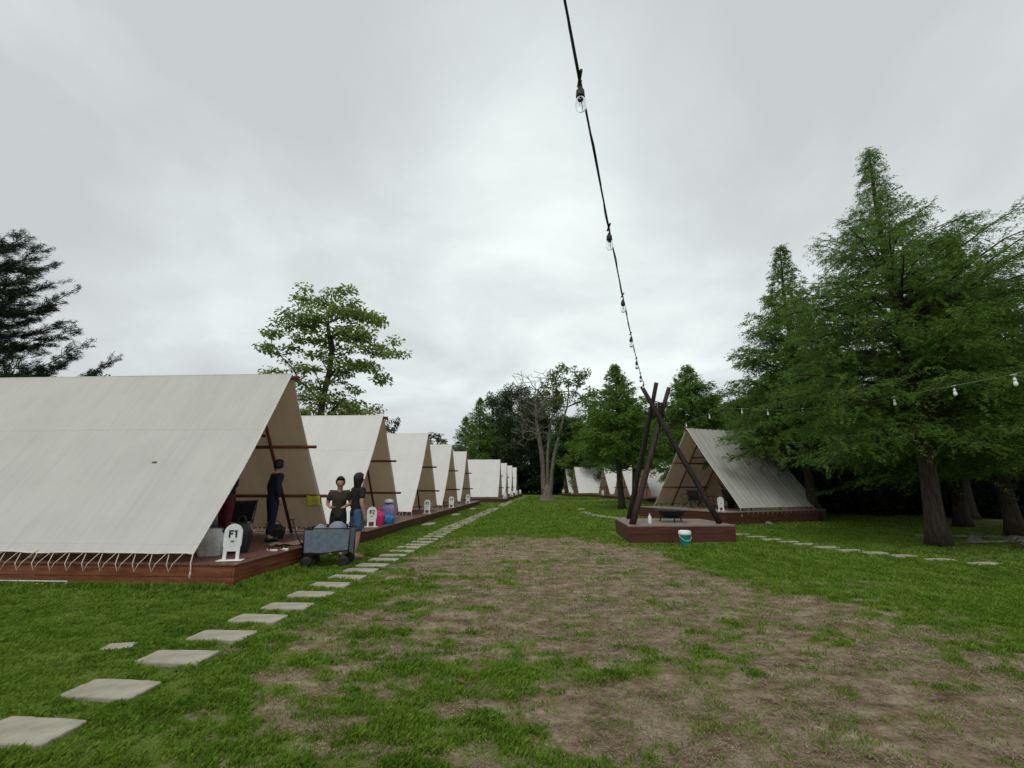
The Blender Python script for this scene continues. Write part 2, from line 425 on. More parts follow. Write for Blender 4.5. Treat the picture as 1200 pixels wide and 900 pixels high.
# ---------------- grass
M['grass'] = leafmat('grass_blades', [(.060, .115, .012), (.120, .215, .020), (.19, .31, .034), (.30, .35, .08)], .45, .6, .2, clump=1.6)
M['straw'] = leafmat('straw', [(.13, .10, .06), (.26, .21, .14), (.42, .36, .25)], .2, .8, .1, clump=2)
KEEP = []     # (cx,cy,hx,hy,rz) footprints without grass
def free(x, y):
    ok = np.ones(len(x), bool)
    for cx, cy, hx, hy, rz in KEEP:
        c, s = math.cos(rz), math.sin(rz)
        dx = (x-cx)*c+(y-cy)*s; dy = -(x-cx)*s+(y-cy)*c
        ok &= ~((abs(dx) < hx) & (abs(dy) < hy))
    return ok
def scatter(rng, y0, y1, dens, slope=1.3):
    A = (y1-y0)*(2*(slope*y1+1.5)); n = int(A*dens)
    x = rng.uniform(-(slope*y1+1.5), slope*y1+1.5, n); y = rng.uniform(y0, y1, n)
    k = abs(x) < slope*y+1.5
    return x[k], y[k]
def grass():
    rng = np.random.default_rng(3); out = []; straw = []
    for y0, y1, dens, h, w in ((2.2, 4.2, 15000, .031, .0075), (4.2, 6.5, 8500, .034, .010), (6.5, 10, 3600, .038, .012), (10, 17, 1200, .042, .022), (17, 30, 330, .05, .045), (30, 62, 60, .06, .09)):
        x, y = scatter(rng, y0, y1, dens)
        if y0 >= 17:
            k = abs(x) < .9*y; x, y = x[k], y[k]
        d = dirt_field(x, y); cl = np.clip((fbm(x*7, y*7, 41, 3)-.5)*1.9+.5, 0, 1)
        pr = (1-d)+.05+.17*np.clip((fbm(x*3.2, y*4.8, 71, 3)-.45)*5, 0, 1)
        k = (rng.random(len(x)) < pr*np.clip(.25+1.3*(cl-.1), .15, 1)) & free(x, y)
        x, y, cl, d = x[k], y[k], cl[k], d[k]
        n = len(x); z = relief(x, y)-.004
        hh = h*rng.uniform(.45, 1.25, n)*(.45+1.1*cl)*(1-.45*d)
        az = rng.uniform(0, 2*np.pi, n); lean = rng.uniform(.15, 1.05, n)
        a2 = az+rng.uniform(-.6, .6, n)+np.pi/2; ww = w*rng.uniform(.6, 1.3, n)
        sx, sy = np.cos(a2)*ww/2, np.sin(a2)*ww/2
        P0 = np.stack([x-sx, y-sy, z], -1); P1 = np.stack([x+sx, y+sy, z], -1)
        mx_, my_ = x+np.cos(az)*hh*lean*.4, y+np.sin(az)*hh*lean*.4
        M1 = np.stack([mx_+sx*.9, my_+sy*.9, z+hh*.75], -1)
        T = np.stack([x+np.cos(az)*hh*lean*1.1, y+np.sin(az)*hh*lean*1.1, z+hh], -1)
        out.append(np.stack([P0, P1, M1, T], 1).reshape(-1, 3))
        if y0 < 10:
            x, y = scatter(rng, y0, y1, dens*.13)
            k = (rng.random(len(x)) < (.12+.9*dirt_field(x, y))*np.clip((fbm(x*2.3, y*3.1, 61, 3)-.38)*4.5, .06, 1)) & free(x, y)
            x, y = x[k], y[k]; n = len(x); z = relief(x, y)-.006
            az = rng.uniform(0, 6.28, n); ln = w*3.2*rng.uniform(.4, 1.6, n); ww = w*.3
            c, s = np.cos(az), np.sin(az); z1 = z+rng.uniform(.002, .014, n); z2 = z+rng.uniform(.002, .014, n)
            straw.append(np.stack([np.stack([x-s*ww, y+c*ww, z1], -1), np.stack([x+s*ww, y-c*ww, z1], -1), np.stack([x+c*ln+s*ww, y+s*ln-c*ww, z2], -1), np.stack([x+c*ln-s*ww, y+s*ln+c*ww, z2], -1)], 1).reshape(-1, 3))
    V = np.concatenate(out)
    o = fast_mesh('grass', V, 4, M['grass']); tag(o, 'short patchy green lawn grass growing around the bare ground', 'grass', kind='stuff')
    o = fast_mesh('dry_straw', np.concatenate(straw), 4, M['straw']); tag(o, 'dry straw bits lying on the worn bare soil', 'straw', kind='stuff')
    # dead leaves
    x, y = scatter(rng, 2.5, 16, 1.3)
    x2, y2 = rng.uniform(7.5, 18, 900), rng.uniform(8.5, 22, 900)
    x = np.concatenate([x, x2]); y = np.concatenate([y, y2]); n = len(x)
    P = np.stack([x, y, relief(x, y)+.022+rng.uniform(0, .015, n)], -1); az = rng.uniform(0, 6.28, n)
    D = np.stack([np.cos(az), np.sin(az), rng.uniform(-.2, .3, n)], -1)
    V = leafquads(P, D, rng.uniform(.03, .085, n), rng.uniform(.018, .04, n), rng, flat=True)
    o = fast_mesh('fallen_leaves', V, 4, M['deadleaf']); tag(o, 'dry brown leaves scattered over the lawn and soil', 'leaves', kind='stuff')

def leafquads(P, D, Ln, Wd, rng, flat=False):
    D = vnorm(D); n = len(P)
    rnd = rng.normal(size=(n, 3))
    if flat: rnd = np.array([0, 0, 1.])+rng.normal(size=(n, 3))*.35
    S = vnorm(np.cross(D, rnd)); Nn = np.cross(S, D)
    Ln = np.broadcast_to(Ln, n)[:, None]; Wd = np.broadcast_to(Wd, n)[:, None]
    b = P-D*Ln/2; t = P+D*Ln/2-np.array([0, 0, 1])*Ln*.08
    m = P+Nn*Wd*.2
    return np.stack([b, m+S*Wd/2, t, m-S*Wd/2], 1).reshape(-1, 3)

# ------------------------------------------------------------------ trees
def redwood(name, H, Rr, hb, nb, seed, mat, bark, tr=.2, lL=.10, lW=.028, step=.05, tw=.13, prof=None, lean=(0, 0)):
    rng = np.random.default_rng(seed)
    t = empty(name); tb = MB()
    prof = prof or ((0, .75), (.15, 1.0), (.45, .8), (.7, .42), (.85, .2), (1, .03))
    hp = [p[0] for p in prof]; rp_ = [p[1] for p in prof]
    cx = lambda h: lean[0]*(h/H)+.05*math.sin(h*.8+seed); cy = lambda h: lean[1]*(h/H)+.05*math.cos(h*.7)
    hs = np.linspace(0, H, 22)
    rad = [tr*(1-h/H)**.8*(1+.55*math.exp(-h/.35))+.012 for h in hs]
    tb.tube([(cx(h), cy(h), h-.06) for h in hs], rad, 12)
    LP = []; LD = []
    for i in range(nb):
        f = (i+rng.random())/nb; f = f**.92
        h = hb+f*(H-hb)*.985
        Lb = Rr*np.interp(f, hp, rp_)*rng.uniform(.62, 1.12)+.07
        az = i*2.399+rng.normal()*.35
        el = R(6)+f*R(50)+rng.normal()*.12
        ca, sa = math.cos(az), math.sin(az)
        st = np.array([cx(h), cy(h), h])
        def P(u): return st+np.array([ca*math.cos(el)*Lb*u, sa*math.cos(el)*Lb*u, math.sin(el)*Lb*u-(.10+.16*(1-f))*Lb*u*u + .03*math.sin(u*7+i)*Lb])
        us = np.linspace(0, 1, 6)
        r0 = max(.006, .016*Lb*(.6+.5*(1-f)))
        tb.tube([P(u) for u in us], [r0*(1-u*.85) for u in us], 5 if Lb > 1 else 3, False)
        ntw = max(3, int(Lb*.85/tw))*2
        for j in range(ntw):
            u = rng.uniform(.12, 1.0)**.8
            sd = 1 if j % 2 else -1
            a2 = az+sd*rng.uniform(.5, 1.25)
            tl = (.42*Lb*(1-u)+.22+.05*Lb)*rng.uniform(.6, 1.2)
            e2 = rng.normal()*.25-.05
            d = np.array([math.cos(a2)*math.cos(e2), math.sin(a2)*math.cos(e2), math.sin(e2)])
            p0 = P(u); nl = max(3, int(tl/step*2))
            q = rng.uniform(.1, 1.08, nl)[:, None]
            pts = p0+d*tl*q+rng.normal(size=(nl, 3))*step*.55; pts[:, 2] -= (.18*tl*q[:, 0]**2+rng.random(nl)*.03)
            LP.append(pts)
            sdv = np.array([-math.sin(a2), math.cos(a2), 0])
            LD.append(d*.6+sdv*rng.choice([-1, 1], nl)[:, None]+rng.normal(size=(nl, 3))*.25+np.array([0, 0, -.25]))
            if Lb > .8 and step < .08 and j % 2 == 0:
                tb.tube([p0, p0+d*tl*.9-np.array([0, 0, .12*tl])], [.005, .002], 3, False)
    P_ = np.concatenate(LP); D_ = np.concatenate(LD)
    n = len(P_)
    tb.build('trunk', bark, t)
    V = leafquads(P_, D_, lL*rng.uniform(.6, 1.3, n), lW*rng.uniform(.6, 1.3, n), rng)
    fast_mesh('crown', V, 4, mat, t)
    return t

def grow(tb, trunk, tr, clusters, rng, tipr=.012, wob=.08, upbias=1.2):
    """connect cluster centres to a trunk polyline by a branching skeleton"""
    nodes = [np.array(p, float) for p in trunk]; par = [-1]+list(range(len(nodes)-1)); nt0 = len(nodes)
    w = [0.0]*len(nodes)
    cl = sorted(clusters, key=lambda c: math.hypot(c[0]-trunk[-1][0]*.5, c[1]-trunk[-1][1]*.5)*1.0+abs(c[2]-trunk[-1][2])*.3)
    for c in cl:
        c = np.array(c[:3], float)
        A = np.array(nodes); d = A-c
        cost = np.linalg.norm(d, axis=1)+upbias*np.maximum(0, A[:, 2]-c[2]+.1)
        cost[0] += 5; cost[:max(1, nt0//2-1)] += 2.0
        j = int(np.argmin(cost)); p = nodes[j]
        nseg = max(1, int(np.linalg.norm(c-p)/.7))
        for k in range(1, nseg+1):
            u = k/nseg; q = p+(c-p)*u
            if k < nseg: q = q+rng.normal(size=3)*wob; q[2] -= .12*math.sin(u*3.14)*np.linalg.norm(c-p)*.4
            nodes.append(q); par.append(j); w.append(0.0); j = len(nodes)-1
        w[j] = 1.0
    for i in range(len(nodes)-1, 0, -1): w[par[i]] += w[i]
    wt = max(w[:nt0]); ra = []; trl = tr; tr = max(tr) if hasattr(tr, '__len__') else tr
    for i in range(len(nodes)):
        ra.append(max(tipr, tr*(max(w[i], .3)/wt)**.5))
    for i in range(nt0): ra[i] = trl[i] if hasattr(trl, '__len__') else max(ra[i], tr*(1-.5*i/nt0))
    for i in range(nt0, len(nodes)):
        r1 = ra[i]; r0 = min(ra[par[i]], r1*1.25)
        tb.tube([nodes[par[i]], nodes[i]], [r0, r1], 6 if r1 > .04 else 4, False)
    tb.tube(trunk, [ra[i] for i in range(nt0)], 12)

def cluster_leaves(clusters, rng, per, lL, lW, flat=.5, droop=.2):
    Ps = []; Ds = []
    for c in clusters:
        r = c[3]; k = int(per*r*r) if len(c) < 5 else int(per*r*r*c[4])
        v = rng.normal(size=(k, 3)); v = vnorm(v)*(rng.random((k, 1))**.42)
        off = v*np.array([r, r, r*flat])
        Ps.append(np.array(c[:3])+off)
        Ds.append(v*np.array([1, 1, .3])+rng.normal(size=(k, 3))*.5-np.array([0, 0, droop]))
    P = np.concatenate(Ps); D = np.concatenate(Ds); n = len(P)
    return leafquads(P, D, lL*rng.uniform(.6, 1.3, n), lW*rng.uniform(.6, 1.3, n), rng, flat=True)

def broad_tree(name, H, Rx, zb, nc, cr, seed, mat, bark, lL=.3, lW=.17, per=110, tr=.22, flat=.6, hole=.0):
    rng = np.random.default_rng(seed); t = empty(name); tb = MB()
    trunk = [(0, 0, -.1), (.05, 0, H*.12), (.1*rng.normal(), .1*rng.normal(), H*.3), (.2*rng.normal(), .2*rng.normal(), H*.5), (.3*rng.normal(), .3*rng.normal(), H*.72)]
    cs = []
    lob = [(rng.uniform(0, 6.28), rng.uniform(.75, 1.15)) for _ in range(5)]
    for i in range(nc):
        z = rng.random(); a = rng.uniform(0, 6.28)
        k = 1+sum((s-1)*.9*max(0, math.cos(a-p)) for p, s in lob)
        prof = math.sin(min(1, z*1.0+.22)*math.pi*.86)**.7
        rr = Rx*prof*k*rng.random()**.42
        cs.append((rr*math.cos(a), rr*math.sin(a), zb+(H-zb)*z*rng.uniform(.92, 1.0), cr*rng.uniform(.6, 1.25)))
    grow(tb, trunk, tr, cs, rng)
    tb.build('trunk', bark, t)
    fast_mesh('crown', cluster_leaves(cs, rng, per, lL, lW, flat), 4, mat, t)
    return t

def place(proto, used, loc, rz, sc, label, cat, group=None):
    if proto.name not in used: o = proto; used.add(proto.name)
    else: o = copy_tree(proto)
    o.location = loc; o.rotation_euler = (0, 0, rz); o.scale = (sc if hasattr(sc, '__len__') else (sc,)*3)
    tag(o, label, cat, group); return o
USED = set()

# two large feathery conifers at right
t1 = redwood('feathery_conifer', 11.5, 3.5, 2.4, 290, 5, M['redwood'], M['bark'], .20, .085, .020, .042, .13,
             ((0, .85), (.12, 1.0), (.38, 1.0), (.50, .80), (.60, .52), (.70, .32), (.80, .16), (.9, .08), (1, .01)))
t1.location = (10.75, 12.1, 0); t1.rotation_euler = (0, 0, .5)
tag(t1, 'largest feathery green conifer with tall thin spire, nearest the slab path at right', 'tree', 'feathery conifers')
t2 = redwood('feathery_conifer', 12.9, 4.1, 2.4, 250, 9, M['redwood'], M['bark'], .20, .14, .040, .068, .17,
             ((0, .9), (.15, 1.0), (.4, .74), (.6, .46), (.75, .25), (.88, .13), (1, .03)))
t2.location = (13.0, 20.5, 0)
tag(t2, 'pointed feathery conifer standing behind the right end of the big striped tent', 'tree', 'feathery conifers')
mid1 = redwood('cypress_tree', 9.3, 3.0, 3.0, 150, 21, M['redwood_mid'], M['barkdark'], .2, .22, .075, .11, .2)
mid2 = redwood('cypress_tree', 10.2, 3.5, 2.0, 170, 22, M['redwood_mid'], M['barkdark'], .2, .22, .08, .11, .2,
               ((0, .8), (.15, 1.0), (.5, .85), (.75, .5), (.9, .22), (1, .05)))
CY = 'bushy cypress trees at the right'; USED.add(t2.name)
for pr_, loc, rz, sc, lab in (
    (mid1, (6.8, 29.6, 0), 0, 1.0, 'slim pointed cypress growing on the lawn behind the crossed log tripod'),
    (mid2, (13.2, 33.5, 0), 0, 1.0, 'rounded green cypress rising just behind the peak of the striped tent'),
    (mid1, (14.4, 24.6, 0), 2, (.95, .95, .8), 'cypress whose dark trunk stands right against the end of the striped tent'),
    (t2, (16.6, 17.6, 0), 1.2, (1.05, 1.05, .80), 'full cypress filling the right edge behind the largest conifer'),
    (t2, (15.1, 14.5, 0), 4.2, (1.0, 1.0, .77), 'lower cypress just behind the largest conifer at the right edge'),
    (mid1, (20.5, 21.5, 0), 3.2, (1.4, 1.4, .95), 'broad cypress deep in the dark wood at the right edge'),
    (mid2, (17.6, 27.5, 0), 5, (1.1, 1.1, .95), 'cypress in the dark wood between the two tall conifers'),
    (mid2, (22.5, 31, 0), 2.2, (1.3, 1.3, .95), 'cypress half hidden far back in the right wood'),
    (mid1, (10.0, 38.5, 0), 2.8, (1.2, 1.2, .93), 'small cypress between the slim one and the rounded one'),
    (mid2, (17.5, 41, 0), 1.8, (1.2, 1.2, .9), 'cypress far behind the roof of the striped tent'),
    (mid1, (28, 27, 0), 1.8, (1.6, 1.6, .95), 'cypress at the outer end of the right wood')):
    place(pr_, USED, loc, rz, sc, lab, 'tree', CY)

# layered broad-leaved tree on the left
def layered_tree():
    rng = np.random.default_rng(77); t = empty('broadleaf_tree', (-10.5, 25, 0)); tb = MB()
    # x, z (in the picture plane), radius ; drawn from the silhouette, each given its own depth
    cl = []
    def fan(x0, z0, x1, z1, n, r, dy=2.2):
        for i in range(n):
            u = (i+.5)/n
            cl.append((x0+(x1-x0)*u+rng.normal()*.2, rng.uniform(-dy, dy)*(.35+.65*rng.random()), z0+(z1-z0)*u+rng.normal()*.22, r*rng.uniform(.85, 1.35)))
    fan(-3.7, 9.3, -1.2, 11.3, 11, .62, 1.2); fan(-1.4, 11.5, 1.6, 12.1, 14, .62, 1.6)
    fan(1.2, 11.6, 3.4, 10.2, 10, .6, 1.3); fan(-1.8, 10.3, 2.2, 10.9, 18, .68, 2.4)
    fan(-1.2, 9.4, 2.6, 9.7, 18, .65, 2.4); fan(1.6, 9.5, 4.1, 8.5, 12, .62, 1.5)
    fan(-3.2, 7.3, -.8, 7.6, 9, .55, 1.5); fan(1.0, 7.9, 3.4, 7.5, 12, .55, 1.5)
    fan(-.6, 8.4, 2.4, 8.5, 10, .55, 2.2); fan(-1.5, 6.2, 2.7, 5.6, 16, .65, 2.0)
    fan(-1.6, 5.2, 2.0, 4.9, 12, .7, 2); fan(-3.0, 8.6, -1.2, 9.2, 6, .5, .8); fan(-.4, 7.6, 1.4, 7.2, 6, .5, 1.8); fan(-1.0, 6.9, 1.6, 6.5, 8, .5, 1.8)
    trunk = [(-.2, 0, -.1), (-.1, 0, 2), (0, .05, 4.2), (.05, 0, 6.1), (.25, .1, 7.6), (.35, 0, 9.2)]
    grow(tb, trunk, .18, cl, rng, .014, .1, .6); tb.build('trunk', M['barkdark'], t)
    fast_mesh('crown', cluster_leaves(cl, rng, 125, .24, .15, .42, .2), 4, M['broad'], t)
    tag(t, 'spreading broad-leaved tree with open layered crown behind the first two tents', 'tree')
layered_tree()

# tall pine at far left
def pine():
    rng = np.random.default_rng(91); t = empty('pine_tree', (-22.9, 17.6, 0)); tb = MB()
    H = 12.2
    hs = np.linspace(0, H, 16); tb.tube([(.1*math.sin(h), 0, h-.05) for h in hs], [.24*(1-h/H)**.7+.02 for h in hs], 10)
    P = []; D = []
    for i in range(70):
        h = 3.2+i*.128+rng.normal()*.1; f = (h-3.2)/(H-3.2)
        Lb = 5.1*(1-f)**.45*rng.uniform(.7, 1.08)+.4; az = i*2.4+rng.normal()*.3
        pts = []
        for u in np.linspace(0, 1, 8):
            z = h+Lb*(.10*u-.12*math.sin(u*2.6)+.30*u**3.0)
            pts.append(np.array([math.cos(az)*Lb*u, math.sin(az)*Lb*u, z]))
        tb.tube(pts, [.045*(1-u)+.010 for u in np.linspace(0, 1, 8)], 5, False)
        pa = np.array(pts)
        for j in range(int(Lb*13)):
            u = rng.uniform(.25, 1)*7; k = min(6, int(u)); p = pa[k]+(pa[k+1]-pa[k])*(u-k)
            a2 = az+rng.choice([-1, 1])*rng.uniform(.3, 1.3); tl = rng.uniform(.3, .85)
            d = np.array([math.cos(a2), math.sin(a2), rng.uniform(.05, .65)])
            e_ = p+d*tl; tb.tube([p, p+d*tl*.5-np.array([0, 0, .03]), e_], [.01, .008, .006], 3, False)
            n = 46
            q = rng.uniform(.35, 1.0, (n, 1)); P.append(p+d*tl*q+rng.normal(size=(n, 3))*.055)
            D.append(d*1.0+rng.normal(size=(n, 3))*.55)
    P = np.concatenate(P); D = np.concatenate(D)
    tb.build('trunk', M['barkdark'], t)
    fast_mesh('crown', leafquads(P, D, .2*rng.uniform(.7, 1.3, len(P)), .022, rng), 4, M['pine'], t)
    tag(t, 'dark pine with tiered drooping boughs at the left edge behind the first tent', 'tree')
pine()

# pale multi-stemmed tree on the lawn
def lawn_tree():
    rng = np.random.default_rng(13); t = empty('lawn_tree', (3.25, 45, 0)); tb = MB()
    def stem(pts, r0, r1): tb.tube(pts, list(np.linspace(r0, r1, len(pts))), 10)
    tb.tube([(.08, 0, -.1), (.08, 0, .12), (.08, 0, .4), (.08, 0, .9), (.08, 0, 1.5)], [.95, .72, .56, .45, .28], 16)
    stem([(-.12, 0, .3), (-.22, 0, 1.2), (-.28, 0, 2.6), (-.36, 0, 4.6), (-.62, 0, 6.3), (-.9, 0, 8), (-1.0, 0, 10)], .31, .05)
    stem([(.12, .1, .3), (.14, .1, 1.2), (.16, .1, 2.6), (.2, .1, 4.4), (.35, .1, 6.2), (.7, .1, 8.2), (.9, .1, 10.5)], .24, .04)
    stem([(.3, 0, .3), (.46, 0, 1.2), (.56, 0, 2.6), (.85, 0, 4.4), (1.3, 0, 6), (1.7, 0, 7.5), (2.2, 0, 9)], .23, .08)
    bare = [(-.9+rng.uniform(-2.4, 2.2), rng.normal()*1.4, 5.6+rng.random()**.8*6.9, .1) for _ in range(420)]
    bare += [(-2.4+rng.normal()*.9, rng.normal(), 5.2+rng.random()*2.2, .1) for _ in range(26)]
    grow(tb, [(-.3, 0, 2.5), (-.42, 0, 4.6), (-.7, 0, 6.3), (-.9, 0, 8.2), (-.9, 0, 9.4)], [.2, .18, .15, .12, .07], bare, rng, .022, .16)
    cl = []
    for _ in range(120):
        a = rng.uniform(-.6, 3.7); q = rng.random()**.5
        cl.append((2.3+math.cos(a)*2.9*q, rng.normal()*1.1, 10.0+math.sin(a)*3.0*q, .48*rng.uniform(.6, 1.25)))
    cl += [(4.3+rng.normal()*.5, rng.normal()*.8, 8.3+rng.normal()*.7, .55) for _ in range(12)]
    grow(tb, [(1.3, .0, 6.0), (1.7, .0, 7.5), (2.2, .0, 9), (2.4, 0, 10.6)], [.14, .11, .08, .05], cl, rng, .02, .12)
    cl += [(1.4+rng.normal()*.5, .4+rng.normal()*.4, 3.9+rng.normal()*.4, .45) for _ in range(6)]
    tb.build('trunk', M['barkgrey'], t)
    fast_mesh('crown', cluster_leaves(cl, rng, 105, .27, .17, .7), 4, M['yellowgreen'], t)
    tag(t, 'pale grey forked tree on the lawn, left limbs bare and right limbs leafy', 'tree')
lawn_tree()

# the wood at the far end
fa = broad_tree('woodland_tree', 14, 4.4, 2.6, 150, 1.25, 31, M['forest'], M['barkdark'], .34, .2, 130)
fb = broad_tree('woodland_tree', 15, 4.0, 3.5, 120, 1.1, 32, M['forest2'], M['barkdark'], .32, .18, 95)
fc = broad_tree('woodland_tree', 12, 4.6, 1.5, 150, 1.2, 33, M['yellowgreen'], M['barkdark'], .34, .2, 110)
fd = redwood('woodland_conifer', 14, 3.6, 1.6, 170, 34, M['redwood_mid'], M['barkdark'], .25, .40, .14, .24, .36,
             ((0, .85), (.15, 1.0), (.5, .85), (.75, .55), (.9, .28), (1, .05)))
FG = 'trees of the wood closing the far end'
def px2x(px, Y, z=6): return (px-600)/540*(Y*.977+(z-1.5)*.2136)
wood = [ # px, Y, proto, height scale, width scale, label
 (562, 72, fd, 1.00, .95, 'dense dark conifer at the left end of the far wood'),
 (545, 78, fd, .86, .9, 'lower conifer sloping down at the outer left end of the far wood'),
 (583, 77, fb, 1.06, .9, 'airy tree between the dark conifer and the flat-topped one'),
 (605, 73, fb, 1.08, 1.0, 'tall flat-topped dark tree left of the pale forked tree'),
 (622, 80, fa, 1.12, .9, 'dark tree right behind the bare twigs of the forked tree'),
 (646, 76, fb, 1.05, .9, 'dull green tree directly behind the forked tree'),
 (668, 70, fa, .80, .9, 'dark low tree just right of the forked tree'),
 (690, 66, fc, .80, .8, 'yellowish green tree between the forked tree and the slim cypress'),
 (706, 62, fa, .72, .8, 'dark tree over the roofs of the far right tents'),
 (735, 68, fa, .86, 1.0, 'dark tree behind the slim cypress'),
 (762, 62, fa, .78, 1.0, 'dark tree left of the striped tent peak'),
 (790, 66, fd, .85, 1.1, 'woodland conifer behind the rounded cypress'),
 (826, 58, fc, .78, .9, 'yellow green tree showing above the striped tent ridge'),
 (852, 52, fa, .68, 1.0, 'dark tree right of the rounded cypress'),
 (880, 48, fa, .72, 1.0, 'dark tree seen behind the pointed conifer'),
 (925, 44, fa, .74, 1.1, 'dark tree deep behind the pointed conifer'),
 (590, 92, fa, .95, 1.2, 'rear dark tree filling behind the left of the far wood'),
 (628, 96, fa, 1.0, 1.3, 'rear dark tree filling behind the middle of the far wood'),
 (675, 90, fa, .85, 1.3, 'rear dark tree filling behind the right of the far wood'),
 (725, 86, fa, .85, 1.3, 'rear dark tree behind the slim cypress'),
 (780, 84, fa, .85, 1.3, 'rear dark tree behind the striped tent'),
 (840, 74, fa, .85, 1.3, 'rear dark tree between rounded cypress and pointed conifer'),
 (905, 62, fa, .85, 1.3, 'rear dark tree behind the pointed conifer'),
 (985, 46, fa, .72, 1.2, 'rear dark tree between the two tall feathery conifers'),
 (1060, 38, fa, .60, 1.1, 'rear dark tree behind the trunk of the largest conifer'),
 (1140, 32, fa, .58, 1.0, 'dark tree right of the largest trunk'),
 (1210, 27, fa, .58, 1.0, 'dark tree at the right edge of the picture'),
]
for i, (px, Y, pr_, hs_, ws_, lab) in enumerate(wood):
    place(pr_, USED, (px2x(px, Y), Y, -.05), i*1.3, (ws_, ws_, hs_*1.07), lab, 'tree', FG)
# small trees peeping over the left tents
sp = broad_tree('small_tree', 7.4, 1.9, 3.0, 36, .55, 44, M['forest2'], M['barkdark'], .3, .16, 120, .12)
place(sp, USED, (px2x(513, 48), 48, 0), 0, (1, 1, .92), 'small dark tree peeping above the fourth tent of the left row', 'tree', 'small trees behind the left tents')
place(sp, USED, (px2x(459, 34), 34, 0), 2, (.62, .62, .86), 'dark tree tip peeping out right of the second tent ridge', 'tree', 'small trees behind the left tents')
place(sp, USED, (px2x(538, 62), 62, 0), 4, (1, 1, .9), 'small tree at the foot of the far wood above the fifth tent', 'tree', 'small trees behind the left tents')
place(sp, USED, (px2x(112, 22), 22, 0), 1, (.55, .55, .945), 'tiny tree top just showing over the first tent ridge', 'tree', 'small trees behind the left tents')
# undergrowth
def shrub(name, seed, mat):
    rng = np.random.default_rng(seed); t = empty(name); tb = MB(); cs = []
    for i in range(46):
        a = rng.uniform(0, 6.28); q = rng.random()**.5*2.1
        cs.append((q*math.cos(a), q*math.sin(a), .25+rng.random()*2.6*(1-(q/2.6)**2), .5*rng.uniform(.7, 1.3)))
    grow(tb, [(0, 0, -.05), (0, 0, .25), (0, .05, .5), (.05, 0, .9)], .06, cs, rng, .01, .05, .4)
    tb.build('stem', M['barkdark'], t)
    fast_mesh('foliage', cluster_leaves(cs, rng, 300, .19, .1, .8), 4, mat, t)
    return t
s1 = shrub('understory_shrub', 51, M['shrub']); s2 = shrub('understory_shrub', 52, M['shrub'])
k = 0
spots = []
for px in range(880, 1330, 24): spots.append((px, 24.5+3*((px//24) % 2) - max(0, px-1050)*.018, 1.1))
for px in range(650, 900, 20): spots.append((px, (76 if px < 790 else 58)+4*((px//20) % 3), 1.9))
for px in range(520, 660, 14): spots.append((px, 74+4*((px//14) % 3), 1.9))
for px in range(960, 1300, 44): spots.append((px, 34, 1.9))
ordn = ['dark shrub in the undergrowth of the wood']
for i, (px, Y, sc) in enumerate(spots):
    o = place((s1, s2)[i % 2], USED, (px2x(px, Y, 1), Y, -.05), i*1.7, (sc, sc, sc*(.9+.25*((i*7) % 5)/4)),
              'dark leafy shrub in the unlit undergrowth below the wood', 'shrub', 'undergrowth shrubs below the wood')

# ------------------------------------------------------------------ decks, tents, signs
def deck(loc, rz, x0, x1, y0, y1, h, side, topm, name='wooden_deck', fas=2, post=False):
    """x: inwards from the gable, y: across. top at z=0 of loc."""
    t = empty(name, loc, rz)
    b = MB(); n = max(2, int(round((x1-x0)/.145))); w = (x1-x0)/n
    for i in range(n):
        b.box((x0+i*w+.003, y0+.005*((i*3) % 2), -.030), (x0+(i+1)*w-.003, y1, -.001*((i*5) % 3)), bev=.004)
    b.build('deck_boards', topm, t)
    f = MB(); hh = (h-.03)/fas
    for k in range(fas):
        z1 = -.032-k*hh; z0 = z1-hh+.004; o = .0 if k else .004
        f.box((x0+.03-o, y0+.02-o, z0), (x0+.065, y1-.02+o, z1), bev=.004)
        f.box((x1-.065, y0+.02-o, z0), (x1-.03+o, y1-.02+o, z1), bev=.004)
        f.box((x0+.067, y0+.02-o, z0), (x1-.067, y0+.055, z1), bev=.004)
        f.box((x0+.067, y1-.055, z0), (x1-.067, y1-.02+o, z1), bev=.004)
    f.build('fascia', side, t)
    return t

